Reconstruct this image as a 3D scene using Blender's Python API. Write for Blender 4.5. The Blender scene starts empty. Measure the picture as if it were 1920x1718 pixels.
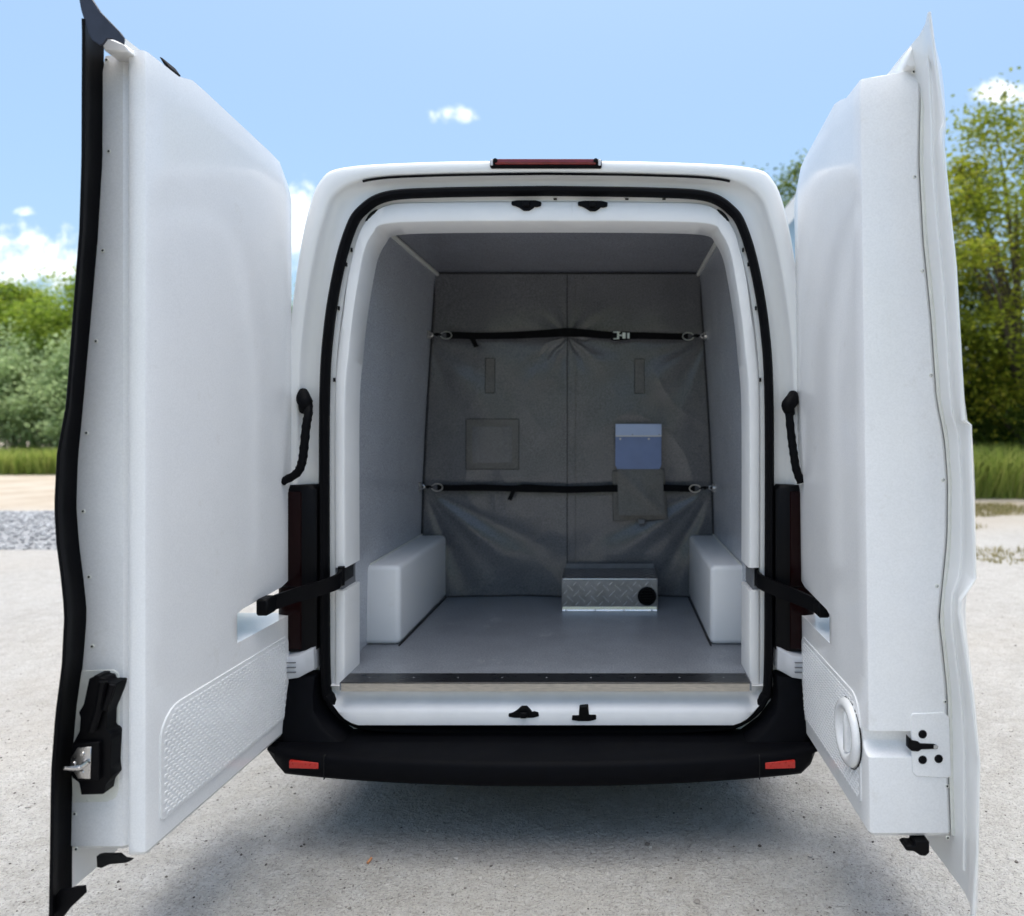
import bpy, bmesh, math, random
from mathutils import Vector, Matrix, noise
R = math.radians
random.seed(7)
scene = bpy.context.scene
COL = scene.collection

# ------------------------------------------------------------------ camera, sky, sun, exposure
CX, CY, CZ, FPX = 0.243, -2.6, 1.5, 1313.0
cam = bpy.data.cameras.new('camera'); camo = bpy.data.objects.new('camera', cam); COL.objects.link(camo)
camo.location = (CX, CY, CZ); camo.rotation_euler = (R(90), 0, 0)
cam.sensor_width = 36.0; cam.sensor_fit = 'HORIZONTAL'; cam.lens = 36.0 * FPX / 1920.0
cam.shift_x = -(1147 - 960) / 1920.0; cam.shift_y = -(859 - 797) / 1920.0
cam.clip_start = 0.05; cam.clip_end = 2000
cam.dof.use_dof = True; cam.dof.focus_distance = 2.3; cam.dof.aperture_fstop = 36.0 * FPX / 1920.0 / 13.0
scene.camera = camo

SUN_EL, SUN_AZ = 86.0, 0.0      # azimuth measured from +Y (front of the van) towards +X
w = bpy.data.worlds.new('World'); scene.world = w; w.use_nodes = True
nt = w.node_tree; nt.nodes.clear()
def N(t, **k):
    n = nt.nodes.new(t)
    for a, b in k.items(): setattr(n, a, b)
    return n
def mathn(op, a, b=None, clamp=False):
    n = N('ShaderNodeMath', operation=op); n.use_clamp = clamp
    for i, v in enumerate((a, b)):
        if v is None: continue
        if isinstance(v, (int, float)): n.inputs[i].default_value = v
        else: nt.links.new(v, n.inputs[i])
    return n.outputs[0]
out = N('ShaderNodeOutputWorld'); bg = N('ShaderNodeBackground')
sky = N('ShaderNodeTexSky', sky_type='NISHITA'); sky.sun_disc = False
sky.sun_elevation = R(SUN_EL); sky.sun_rotation = R(SUN_AZ)
sky.air_density = 1.0; sky.dust_density = 5.0; sky.ozone_density = 0.4; sky.altitude = 100
tc = N('ShaderNodeTexCoord'); sep = N('ShaderNodeSeparateXYZ'); nt.links.new(tc.outputs['Generated'], sep.inputs[0])
ay = mathn('MAXIMUM', mathn('ABSOLUTE', sep.outputs[1]), 0.05)
U = mathn('DIVIDE', sep.outputs[0], ay); V = mathn('DIVIDE', sep.outputs[2], ay)
cmb = N('ShaderNodeCombineXYZ'); nt.links.new(U, cmb.inputs[0]); nt.links.new(V, cmb.inputs[1])
nz = N('ShaderNodeTexNoise'); nz.inputs['Scale'].default_value = 26; nz.inputs['Detail'].default_value = 8; nz.inputs['Roughness'].default_value = 0.62
nt.links.new(cmb.outputs[0], nz.inputs['Vector'])
nz2 = N('ShaderNodeTexNoise'); nz2.inputs['Scale'].default_value = 3.2; nz2.inputs['Detail'].default_value = 3
nt.links.new(cmb.outputs[0], nz2.inputs['Vector'])
field = None
for u0, v0, a, b, wt in ((-0.227, 0.441, 0.036, 0.0175, 1.0), (0.56, 0.47, 0.055, 0.026, 1.0), (-0.445, 0.265, 0.075, 0.085, 1.0),
                         (-0.86, 0.225, 0.20, 0.060, 1.0), (-0.836, 0.305, 0.022, 0.009, 0.7), (-1.45, 0.42, 0.22, 0.10, 1.0), (1.35, 0.45, 0.25, 0.09, 1.0), (0.95, 1.25, 0.4, 0.12, 1.0), (-1.2, 1.3, 0.35, 0.15, 1.0)):
    du = mathn('DIVIDE', mathn('SUBTRACT', U, u0), a); dv = mathn('DIVIDE', mathn('SUBTRACT', V, v0), b)
    dv = mathn('ADD', dv, mathn('MULTIPLY', mathn('LESS_THAN', dv, 0.0), mathn('MULTIPLY', dv, 0.5)))
    r2 = mathn('ADD', mathn('MULTIPLY', du, du), mathn('MULTIPLY', dv, dv))
    f = mathn('MULTIPLY', mathn('SUBTRACT', 1.0, r2), wt)
    f = mathn('MAXIMUM', f, -1.5)
    field = f if field is None else mathn('MAXIMUM', field, f)
bank = mathn('MULTIPLY', mathn('SUBTRACT', 0.10, mathn('ABSOLUTE', V)), 7.0)       # low bank along the horizon
bank = mathn('ADD', bank, mathn('MULTIPLY', mathn('SUBTRACT', nz2.outputs[0], 0.5), 2.4))
field = mathn('MAXIMUM', field, bank)
dens = mathn('ADD', field, mathn('MULTIPLY', mathn('SUBTRACT', nz.outputs[0], 0.5), 4.2))
mask = N('ShaderNodeMapRange'); mask.interpolation_type = 'SMOOTHSTEP'
mask.inputs['From Min'].default_value = 0.0; mask.inputs['From Max'].default_value = 1.5
nt.links.new(dens, mask.inputs['Value'])
up = N('ShaderNodeMapRange'); up.inputs['From Min'].default_value = -0.02; up.inputs['From Max'].default_value = 0.02
nt.links.new(sep.outputs[2], up.inputs['Value'])
mk = mathn('MULTIPLY', mask.outputs[0], up.outputs[0])
mk = mathn('MULTIPLY', mk, 0.93)
mix = N('ShaderNodeMix', data_type='RGBA'); nt.links.new(mk, mix.inputs[0]); tint = N('ShaderNodeMix', data_type='RGBA', blend_type='MULTIPLY'); tint.inputs[0].default_value = 1.0; tint.inputs[7].default_value = (0.83, 0.995, 1.04, 1)
nt.links.new(sky.outputs[0], tint.inputs[6]); nt.links.new(tint.outputs[2], mix.inputs[6])
mix.inputs[7].default_value = (7.2, 7.3, 7.5, 1)
nt.links.new(mix.outputs[2], bg.inputs[0]); bg.inputs[1].default_value = 0.115
nt.links.new(bg.outputs[0], out.inputs[0])

sl = bpy.data.lights.new('sun', 'SUN'); so = bpy.data.objects.new('sun', sl); COL.objects.link(so)
sl.energy = 1.5; sl.angle = R(80); sl.color = (1.0, 0.87, 0.79)
el, az = R(SUN_EL), R(SUN_AZ)
sd = Vector((math.sin(az) * math.cos(el), math.cos(az) * math.cos(el), math.sin(el)))
so.rotation_euler = sd.to_track_quat('Z', 'Y').to_euler(); so.location = sd * 30

vs = scene.view_settings; vs.view_transform = 'Standard'; vs.look = 'None'; vs.gamma = 1; vs.exposure = 1.07; vs.use_curve_mapping = False
scene.cycles.use_denoising = True
scene.cycles.max_bounces = 8; scene.cycles.diffuse_bounces = 5; scene.cycles.glossy_bounces = 4
scene.cycles.sample_clamp_indirect = 6.0

# ------------------------------------------------------------------ helpers
def W(px, py, d):
    """a photograph point at depth d (metres in front of the lens) as a place in the yard"""
    return Vector((CX + (px - 1147) / FPX * d, CY + d, CZ - (py - 797) / FPX * d))

def mat(name, col, rough=0.5, metal=0.0, var=0.0, vscale=6.0, bump=0.0, bscale=80.0, coat=0.0, spec=0.5, col2=None, trans=0.0, stretch=None, wrinkle=0.0, wscale=4.0, scuff=0.0, grain=0.0, gscale=260.0):
    m = bpy.data.materials.new(name); m.use_nodes = True
    t = m.node_tree; b = t.nodes['Principled BSDF']
    b.inputs['Base Color'].default_value = (*col, 1); b.inputs['Roughness'].default_value = rough
    b.inputs['Metallic'].default_value = metal; b.inputs['Specular IOR Level'].default_value = spec
    b.inputs['Coat Weight'].default_value = coat; b.inputs['Coat Roughness'].default_value = 0.08
    if trans: b.inputs['Transmission Weight'].default_value = trans
    tcn = t.nodes.new('ShaderNodeTexCoord'); vec = tcn.outputs['Object']
    if stretch:
        mp = t.nodes.new('ShaderNodeMapping'); mp.inputs['Scale'].default_value = stretch
        t.links.new(vec, mp.inputs['Vector']); vec = mp.outputs[0]
    if var > 0:
        n = t.nodes.new('ShaderNodeTexNoise'); n.inputs['Scale'].default_value = vscale; n.inputs['Detail'].default_value = 6; n.inputs['Roughness'].default_value = 0.6
        t.links.new(vec, n.inputs['Vector'])
        rp = t.nodes.new('ShaderNodeMapRange'); rp.inputs['From Min'].default_value = 0.3; rp.inputs['From Max'].default_value = 0.7
        t.links.new(n.outputs[0], rp.inputs['Value'])
        mx = t.nodes.new('ShaderNodeMix'); mx.data_type = 'RGBA'
        c2 = col2 or tuple(c * (1 - var) for c in col); c1 = col if col2 else tuple(min(1, c * (1 + var * 0.5)) for c in col)
        mx.inputs[6].default_value = (*c2, 1); mx.inputs[7].default_value = (*c1, 1)
        t.links.new(rp.outputs[0], mx.inputs[0]); t.links.new(mx.outputs[2], b.inputs['Base Color'])
        rr = t.nodes.new('ShaderNodeMapRange'); rr.inputs['To Min'].default_value = max(0.02, rough - 0.06); rr.inputs['To Max'].default_value = min(1, rough + 0.08)
        t.links.new(n.outputs[0], rr.inputs['Value']); t.links.new(rr.outputs[0], b.inputs['Roughness'])
    if scuff > 0:
        src = b.inputs['Base Color'].links[0].from_socket
        for sx, th, cc in (((9, 9, 1.2), 0.66, 0.55), ((1.4, 1.4, 12), 0.70, 0.5), ((2.6, 2.6, 2.6), 0.62, 0.72)):
            mp2 = t.nodes.new('ShaderNodeMapping'); mp2.inputs['Scale'].default_value = sx; t.links.new(tcn.outputs['Object'], mp2.inputs['Vector'])
            ns = t.nodes.new('ShaderNodeTexNoise'); ns.inputs['Scale'].default_value = 3.0; ns.inputs['Detail'].default_value = 9; ns.inputs['Roughness'].default_value = 0.7; t.links.new(mp2.outputs[0], ns.inputs['Vector'])
            r2 = t.nodes.new('ShaderNodeMapRange'); r2.inputs['From Min'].default_value = th; r2.inputs['From Max'].default_value = th + 0.12; r2.inputs['To Max'].default_value = scuff; t.links.new(ns.outputs[0], r2.inputs['Value'])
            m3 = t.nodes.new('ShaderNodeMix'); m3.data_type = 'RGBA'; t.links.new(r2.outputs[0], m3.inputs[0]); t.links.new(src, m3.inputs[6]); m3.inputs[7].default_value = (cc, cc * 0.97, cc * 0.92, 1); src = m3.outputs[2]
        t.links.new(src, b.inputs['Base Color'])
    if grain > 0:
        src = b.inputs['Base Color'].links[0].from_socket
        ng = t.nodes.new('ShaderNodeTexNoise'); ng.inputs['Scale'].default_value = gscale; ng.inputs['Detail'].default_value = 2; t.links.new(tcn.outputs['Object'], ng.inputs['Vector'])
        rg_ = t.nodes.new('ShaderNodeMapRange'); rg_.inputs['From Min'].default_value = 0.3; rg_.inputs['From Max'].default_value = 0.7; rg_.inputs['To Min'].default_value = 1 - grain; rg_.inputs['To Max'].default_value = 1 + grain; t.links.new(ng.outputs[0], rg_.inputs['Value'])
        mg = t.nodes.new('ShaderNodeVectorMath'); mg.operation = 'SCALE'; t.links.new(src, mg.inputs[0]); t.links.new(rg_.outputs[0], mg.inputs['Scale']); t.links.new(mg.outputs[0], b.inputs['Base Color'])
    prev = None
    for amt, sc, det, dist in ((wrinkle, wscale, 3, 0.05), (bump, bscale, 4, 0.004)):
        if amt <= 0: continue
        n2 = t.nodes.new('ShaderNodeTexNoise'); n2.inputs['Scale'].default_value = sc; n2.inputs['Detail'].default_value = det
        t.links.new(vec, n2.inputs['Vector'])
        bp = t.nodes.new('ShaderNodeBump'); bp.inputs['Strength'].default_value = amt; bp.inputs['Distance'].default_value = dist
        t.links.new(n2.outputs[0], bp.inputs['Height'])
        if prev: t.links.new(prev, bp.inputs['Normal'])
        prev = bp.outputs[0]
    if prev: t.links.new(prev, b.inputs['Normal'])
    return m

class MB:
    def __init__(s): s.v = []; s.f = []
    def add(s, vs, fs):
        o = len(s.v); s.v += [tuple(p) for p in vs]; s.f += [tuple(i + o for i in f) for f in fs]; return s
    def box(s, lo, hi, r=0.0, seg=2):
        lo = Vector(lo); hi = Vector(hi); b = bmesh.new(); bmesh.ops.create_cube(b, size=1)
        for v in b.verts:
            v.co = Vector(((lo.x + hi.x) / 2 + v.co.x * (hi.x - lo.x), (lo.y + hi.y) / 2 + v.co.y * (hi.y - lo.y), (lo.z + hi.z) / 2 + v.co.z * (hi.z - lo.z)))
        if r > 0: bmesh.ops.bevel(b, geom=list(b.edges), offset=r, segments=seg, profile=0.5, affect='EDGES')
        return s.bm(b)
    def bm(s, b):
        b.verts.index_update(); s.add([v.co.copy() for v in b.verts], [[v.index for v in f.verts] for f in b.faces]); b.free(); return s
    def grid(s, rows, closed=False, flip=False):
        nr, nc = len(rows), len(rows[0]); vs = [p for r in rows for p in r]; fs = []
        for i in range(nr - 1):
            for j in range(nc if closed else nc - 1):
                k = (j + 1) % nc; q = (i * nc + j, i * nc + k, (i + 1) * nc + k, (i + 1) * nc + j)
                fs.append(q[::-1] if flip else q)
        return s.add(vs, fs)
    def cap(s, pts, flip=False):
        n = len(pts); return s.add(pts, [tuple(range(n))[::-1] if flip else tuple(range(n))])
    def prism(s, pts, off, r=0.0):
        """closed polygon pts extruded by the vector off"""
        off = Vector(off); pts = [Vector(p) for p in pts]; b = bmesh.new()
        a = [b.verts.new(p) for p in pts]; c = [b.verts.new(p + off) for p in pts]; n = len(pts)
        b.faces.new(a); b.faces.new(c[::-1])
        for i in range(n): b.faces.new((a[i], c[i], c[(i + 1) % n], a[(i + 1) % n]))
        bmesh.ops.recalc_face_normals(b, faces=b.faces)
        if r > 0: bmesh.ops.bevel(b, geom=list(b.edges), offset=r, segments=1, affect='EDGES', clamp_overlap=True)
        return s.bm(b)
    def tube(s, pts, rad, n=10, caps=True, flat=1.0):
        pts = [Vector(p) for p in pts]; rows = []; up0 = None
        for i, p in enumerate(pts):
            t = (pts[min(i + 1, len(pts) - 1)] - pts[max(i - 1, 0)]).normalized()
            if up0 is None: up0 = Vector((0, 0, 1)) if abs(t.z) < 0.9 else Vector((0, 1, 0))
            x = t.cross(up0).normalized(); y = x.cross(t).normalized(); up0 = y
            r = rad[i] if isinstance(rad, (list, tuple)) else rad
            rows.append([p + x * (math.cos(2 * math.pi * k / n) * r * flat) + y * (math.sin(2 * math.pi * k / n) * r) for k in range(n)])
        s.grid(rows, closed=True)
        if caps: s.cap(rows[0]); s.cap(rows[-1], True)
        return s
    def lathe(s, c, prof, n=24, axis='y', flip=False):
        c = Vector(c); rows = []
        for r, h in prof:
            ring = []
            for k in range(n):
                a = 2 * math.pi * k / n; q = (math.cos(a) * r, math.sin(a) * r)
                ring.append(c + (Vector((q[0], h, q[1])) if axis == 'y' else Vector((h, q[0], q[1])) if axis == 'x' else Vector((q[0], q[1], h))))
            rows.append(ring)
        return s.grid(rows, closed=True)
    def build(s, name, material, parent=None, smooth=40, weld=0.0, kind=None, label=None, recalc=True):
        me = bpy.data.meshes.new(name); me.from_pydata(s.v, [], s.f)
        b = bmesh.new(); b.from_mesh(me)
        if weld: bmesh.ops.remove_doubles(b, verts=b.verts, dist=weld)
        if recalc: bmesh.ops.recalc_face_normals(b, faces=b.faces)
        b.to_mesh(me); b.free()
        if smooth:
            me.shade_smooth(); me.set_sharp_from_angle(angle=R(smooth))
        o = bpy.data.objects.new(name, me); COL.objects.link(o)
        for mm in (material if isinstance(material, list) else [material]): me.materials.append(mm)
        if parent: o.parent = parent
        if kind: o['kind'] = kind
        if label: o['label'] = label
        return o

def empty(name, loc, label, cat, group=None):
    o = bpy.data.objects.new(name, None); COL.objects.link(o); o.location = loc; o.empty_display_size = 0.1
    o['label'] = label; o['category'] = cat
    if group: o['group'] = group
    return o
def tag(o, label, cat, group=None):
    o['label'] = label; o['category'] = cat
    if group: o['group'] = group
    return o
def lerp(a, b, t): return a + (b - a) * t
def interp(x, xs, ys):
    if x <= xs[0]: return ys[0]
    for i in range(1, len(xs)):
        if x <= xs[i]: return lerp(ys[i - 1], ys[i], (x - xs[i - 1]) / max(1e-9, xs[i] - xs[i - 1]))
    return ys[-1]
def catmull(pts, m):
    """pts: list of 2-D tuples -> smooth polyline with m steps per span"""
    o = []; n = len(pts)
    for i in range(n - 1):
        p0 = pts[max(i - 1, 0)]; p1 = pts[i]; p2 = pts[i + 1]; p3 = pts[min(i + 2, n - 1)]
        for k in range(m):
            t = k / m; q = []
            for a, b, c, d in zip(p0, p1, p2, p3):
                q.append(0.5 * (2 * b + (c - a) * t + (2 * a - 5 * b + 4 * c - d) * t * t + (3 * b - a - 3 * c + d) * t ** 3))
            o.append(tuple(q))
    o.append(tuple(pts[-1])); return o

# ------------------------------------------------------------------ materials
M = {}
M['paint'] = mat('white_paint', (0.84, 0.84, 0.83), 0.30, coat=0.5, var=0.03, vscale=3)
M['jamb'] = mat('white_jamb_paint', (0.83, 0.83, 0.84), 0.38, var=0.06, vscale=9)
M['liner'] = mat('white_gelcoat', (0.88, 0.88, 0.885), 0.16, grain=0.035, gscale=200, var=0.03, vscale=4, bump=0.03, bscale=300, wrinkle=0.02, wscale=2.2, coat=0.25, scuff=0.45)
M['portal'] = mat('white_portal_gelcoat', (0.84, 0.84, 0.835), 0.45, var=0.04, vscale=5, scuff=0.35, bump=0.03, bscale=300)
M['liner_edge'] = mat('white_sealant', (0.78, 0.78, 0.72), 0.5, var=0.08, vscale=30)
M['rubber'] = mat('black_rubber', (0.002, 0.002, 0.003), 0.6, bump=0.1, bscale=120, spec=0.10)
M['gap'] = mat('dark_void', (0.004, 0.004, 0.004), 0.9)
M['bump'] = mat('black_bumper_plastic', (0.0015, 0.0018, 0.0035), 0.65, var=0.35, vscale=20, bump=0.25, bscale=500, spec=0.10)
M['plast'] = mat('black_moulded_plastic', (0.002, 0.002, 0.003), 0.5, var=0.3, vscale=40, spec=0.12)
M['red'] = mat('dark_red_lens', (0.008, 0.0004, 0.0006), 0.25, spec=0.15)
M['redbright'] = mat('red_reflector', (0.62, 0.03, 0.02), 0.28, var=0.15, vscale=90, bump=0.4, bscale=900)
M['brake'] = mat('brake_lens', (0.17, 0.010, 0.012), 0.16, coat=0.5, var=0.2, vscale=30)
M['clear'] = mat('clear_lens', (0.62, 0.63, 0.66), 0.12, coat=0.4)
M['wall'] = mat('glossy_wall_laminate', (0.46, 0.48, 0.525), 0.14, var=0.05, vscale=5, scuff=0.4, grain=0.22, gscale=170, bump=0.02, bscale=200, wrinkle=0.02, wscale=2)
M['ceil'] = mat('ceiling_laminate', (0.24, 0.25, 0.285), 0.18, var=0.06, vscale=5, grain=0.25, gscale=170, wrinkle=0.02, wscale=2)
M['floor'] = mat('grey_floor_vinyl', (0.215, 0.230, 0.258), 0.30, grain=0.28, gscale=150, var=0.16, vscale=10, scuff=0.25, bump=0.12, bscale=350)
M['box'] = mat('white_wheel_box', (0.84, 0.845, 0.85), 0.3, var=0.02, vscale=2, scuff=0.4, bump=0.02, bscale=200)
M['ply'] = mat('bare_floor_edge', (0.50, 0.44, 0.37), 0.6, var=0.3, vscale=10, stretch=(3, 8, 30))
M['sillplate'] = mat('dark_sill_plate', (0.010, 0.010, 0.012), 0.28, var=0.4, vscale=14, stretch=(1, 4, 4))
M['tarp'] = mat('grey_tarpaulin', (0.128, 0.130, 0.140), 0.20, grain=0.25, gscale=150, var=0.12, vscale=4, bump=0.08, bscale=220, wrinkle=0.10, wscale=4)
M['tarp2'] = mat('grey_tarpaulin_patch', (0.118, 0.114, 0.108), 0.36, grain=0.25, gscale=150, var=0.15, vscale=12, bump=0.15, bscale=160, wrinkle=0.08, wscale=12)
M['thread'] = mat('dark_stitching', (0.02, 0.02, 0.022), 0.8)
M['web'] = mat('black_webbing', (0.003, 0.003, 0.004), 0.8, bump=0.4, bscale=350, spec=0.15)
M['steel'] = mat('zinc_steel', (0.62, 0.61, 0.60), 0.28, metal=1.0, var=0.15, vscale=40)
M['alu'] = mat('darkened_tread_aluminium', (0.27, 0.265, 0.275), 0.45, metal=0.85, var=0.25, vscale=16)  # plate base darkened in colour so the raised bars read as catching light
M['aluraise'] = mat('highlight_aluminium', (0.86, 0.86, 0.87), 0.25, metal=1.0)  # highlights of raised bars and edges put into this brighter metal colour
M['blue'] = mat('blue_plastic', (0.15, 0.22, 0.42), 0.3, var=0.08, vscale=14)
M['bluelight'] = mat('pale_blue_plastic', (0.42, 0.52, 0.74), 0.3, var=0.05, vscale=14)
M['gap_grey'] = mat('slot_plate_grey', (0.16, 0.165, 0.18), 0.5, var=0.2, vscale=20)
M['glass'] = mat('dark_windscreen', (0.02, 0.025, 0.03), 0.05, coat=0.6)
M['tyre'] = mat('tyre_rubber', (0.02, 0.02, 0.02), 0.8, bump=0.5, bscale=90)
M['hub'] = mat('grey_wheel_steel', (0.42, 0.42, 0.43), 0.4, metal=0.8)
M['bark'] = mat('bark', (0.10, 0.08, 0.06), 0.9, var=0.4, vscale=12, bump=0.8, bscale=30, stretch=(1, 1, 0.2))
M['screw'] = mat('screw_head', (0.45, 0.45, 0.45), 0.35, metal=1.0)

def leafmat(name, c1, c2, c3):
    m = bpy.data.materials.new(name); m.use_nodes = True; t = m.node_tree; b = t.nodes['Principled BSDF']
    b.inputs['Roughness'].default_value = 0.55; b.inputs['Specular IOR Level'].default_value = 0.35
    g = t.nodes.new('ShaderNodeNewGeometry'); cr = t.nodes.new('ShaderNodeValToRGB'); cr.color_ramp.elements[0].color = (*c1, 1); cr.color_ramp.elements[1].color = (*c3, 1)
    e = cr.color_ramp.elements.new(0.5); e.color = (*c2, 1)
    at = t.nodes.new('ShaderNodeAttribute'); at.attribute_name = 'tint'
    mx = t.nodes.new('ShaderNodeMath'); mx.operation = 'MULTIPLY_ADD'; mx.inputs[1].default_value = 0.35
    t.links.new(g.outputs['Random Per Island'], mx.inputs[0])
    m2 = t.nodes.new('ShaderNodeMath'); m2.operation = 'MULTIPLY'; m2.inputs[1].default_value = 0.65; t.links.new(at.outputs['Fac'], m2.inputs[0]); t.links.new(m2.outputs[0], mx.inputs[2])
    t.links.new(mx.outputs[0], cr.inputs[0]); t.links.new(cr.outputs[0], b.inputs['Base Color'])
    tr = t.nodes.new('ShaderNodeBsdfTranslucent'); t.links.new(cr.outputs[0], tr.inputs[0])
    ms = t.nodes.new('ShaderNodeMixShader'); ms.inputs[0].default_value = 0.55
    t.links.new(b.outputs[0], ms.inputs[1]); t.links.new(tr.outputs[0], ms.inputs[2]); t.links.new(ms.outputs[0], t.nodes['Material Output'].inputs[0])
    return m
M['leafY'] = leafmat('leaf_yellow_green', (0.11, 0.16, 0.016), (0.27, 0.32, 0.03), (0.50, 0.44, 0.055))
M['leafG'] = leafmat('leaf_mid_green', (0.055, 0.10, 0.018), (0.15, 0.22, 0.038), (0.32, 0.36, 0.07))
M['leafS'] = leafmat('leaf_sage', (0.27, 0.37, 0.17), (0.44, 0.56, 0.28), (0.62, 0.70, 0.42))
M['leafD'] = leafmat('leaf_dark_green', (0.018, 0.045, 0.012), (0.040, 0.085, 0.018), (0.10, 0.15, 0.03))
M['leafL'] = leafmat('leaf_fresh_green', (0.11, 0.19, 0.025), (0.25, 0.36, 0.045), (0.46, 0.52, 0.08))
M['grass'] = leafmat('grass_green', (0.17, 0.26, 0.05), (0.36, 0.45, 0.10), (0.58, 0.56, 0.20))
M['drygrass'] = leafmat('grass_dry', (0.16, 0.16, 0.05), (0.32, 0.28, 0.13), (0.45, 0.38, 0.2))

# ground material: pale trodden grit, tan soil farther off
def ground_mat():
    m = bpy.data.materials.new('pale_grit_ground'); m.use_nodes = True; t = m.node_tree; b = t.nodes['Principled BSDF']
    L = t.links.new
    tcn = t.nodes.new('ShaderNodeTexCoord'); vec = tcn.outputs['Object']
    def nz(sc, det=6, ro=0.6, src=vec):
        n = t.nodes.new('ShaderNodeTexNoise'); n.inputs['Scale'].default_value = sc; n.inputs['Detail'].default_value = det; n.inputs['Roughness'].default_value = ro
        L(src, n.inputs['Vector']); return n.outputs[0]
    def rng(v, a, b2, c=0.0, d=1.0):
        n = t.nodes.new('ShaderNodeMapRange'); n.inputs[1].default_value = a; n.inputs[2].default_value = b2; n.inputs[3].default_value = c; n.inputs[4].default_value = d; L(v, n.inputs[0]); return n.outputs[0]
    def mixc(f, a, b2):
        n = t.nodes.new('ShaderNodeMix'); n.data_type = 'RGBA'; L(f, n.inputs[0])
        for i, v in ((6, a), (7, b2)):
            if isinstance(v, tuple): n.inputs[i].default_value = (*v, 1)
            else: L(v, n.inputs[i])
        return n.outputs[2]
    c = mixc(rng(nz(0.9), 0.3, 0.7), (0.43, 0.405, 0.372), (0.55, 0.525, 0.49))
    c = mixc(rng(nz(9), 0.35, 0.75), c, (0.61, 0.59, 0.565))
    c = mixc(rng(nz(38, 5, 0.7), 0.48, 0.68, 0, 0.55), c, (0.33, 0.305, 0.285))
    c = mixc(rng(nz(75, 4, 0.7), 0.52, 0.66, 0, 0.45), c, (0.62, 0.60, 0.58))
    c = mixc(rng(nz(120, 3), 0.56, 0.70, 0, 0.8), c, (0.15, 0.14, 0.13))
    vo = t.nodes.new('ShaderNodeTexVoronoi'); vo.inputs['Scale'].default_value = 34; L(vec, vo.inputs['Vector'])
    c = mixc(rng(vo.outputs['Distance'], 0.10, 0.05, 0, 0.55), c, (0.16, 0.145, 0.135))
    sp = t.nodes.new('ShaderNodeSeparateXYZ'); L(vec, sp.inputs[0])
    far = rng(sp.outputs[1], 6.5, 10.5)
    ad = t.nodes.new('ShaderNodeMath'); ad.operation = 'MULTIPLY_ADD'; ad.inputs[1].default_value = 1.0; L(far, ad.inputs[0]); 
    sb = t.nodes.new('ShaderNodeMath'); sb.operation = 'SUBTRACT'; sb.inputs[1].default_value = 0.5; L(nz(0.35), sb.inputs[0]); L(sb.outputs[0], ad.inputs[2])
    ad.use_clamp = True
    soil = mixc(rng(nz(0.8), 0.35, 0.65), (0.50, 0.40, 0.30), (0.62, 0.55, 0.46))
    c = mixc(ad.outputs[0], c, soil)
    L(c, b.inputs['Base Color']); b.inputs['Roughness'].default_value = 0.92; b.inputs['Specular IOR Level'].default_value = 0.2
    prev = None
    for sc, st, di in ((2.0, 0.5, 0.05), (16, 0.9, 0.025), (55, 1.0, 0.018), (150, 1.0, 0.008)):
        bp = t.nodes.new('ShaderNodeBump'); bp.inputs['Strength'].default_value = st; bp.inputs['Distance'].default_value = di; L(nz(sc, 4), bp.inputs['Height'])
        if prev: L(prev, bp.inputs['Normal'])
        prev = bp.outputs[0]
    L(prev, b.inputs['Normal'])
    return m
M['ground'] = ground_mat()

# ------------------------------------------------------------------ ground
g = MB(); g.add([(-400, -200, 0), (400, -200, 0), (400, 600, 0), (-400, 600, 0)], [(0, 1, 2, 3)])
go = g.build('ground', M['ground'], smooth=0); go['kind'] = 'structure'

# ================================================================== THE VAN
van = empty('delivery_van', (0, 0, 0), 'white high-roof delivery van seen from behind with both rear doors swung open', 'van')

# contours of the rear aperture, right half from bottom centre to top centre (x, z)
J = [(0, .357), (.40, .360), (.64, .372), (.718, .391), (.775, .428), (.812, .478), (.828, .54), (.832, .9), (.832, 1.58), (.816, 1.858), (.780, 2.078), (.738, 2.225), (.694, 2.30), (.60, 2.355), (.40, 2.370), (0, 2.376)]
G_ = [(0, .335), (.40, .337), (.66, .348), (.745, .368), (.805, .406), (.845, .456), (.862, .52), (.870, .9), (.868, 1.58), (.854, 1.858), (.822, 2.085), (.782, 2.245), (.738, 2.332), (.64, 2.388), (.40, 2.402), (0, 2.408)]
R_ = [(0, .305), (.4, .305), (.7, .312), (.785, .33), (.845, .365), (.882, .415), (.90, .48), (.922, .9), (.918, 1.58), (.902, 1.858), (.868, 2.09), (.828, 2.255), (.782, 2.358), (.66, 2.415), (.40, 2.432), (0, 2.438)]
O_ = [(0, .275), (.4, .275), (.75, .275), (.84, .28), (.90, .30), (.955, .35), (.985, .42), (1.0, .9), (.988, 1.58), (.965, 1.858), (.935, 2.11), (.900, 2.296), (.853, 2.42), (.77, 2.467), (.45, 2.487), (0, 2.494)]
F_ = [(0, .408), (.40, .411), (.62, .42), (.695, .437), (.748, .470), (.782, .512), (.797, .56), (.800, .9), (.800, 1.58), (.784, 1.858), (.748, 2.078), (.704, 2.215), (.660, 2.285), (.58, 2.325), (.40, 2.336), (0, 2.340)]
def loop(half, m=5):
    h = catmull(half, m); full = h + [(-x, z) for x, z in h[-2:0:-1]]; return full
def ring(half, y, k=1.0):
    return [Vector((x * k, y, z)) for x, z in loop(half)]
def mixh(a, b, t): return [(lerp(p[0], q[0], t), lerp(p[1], q[1], t)) for p, q in zip(a, b)]
body = MB()
secs = []
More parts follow.
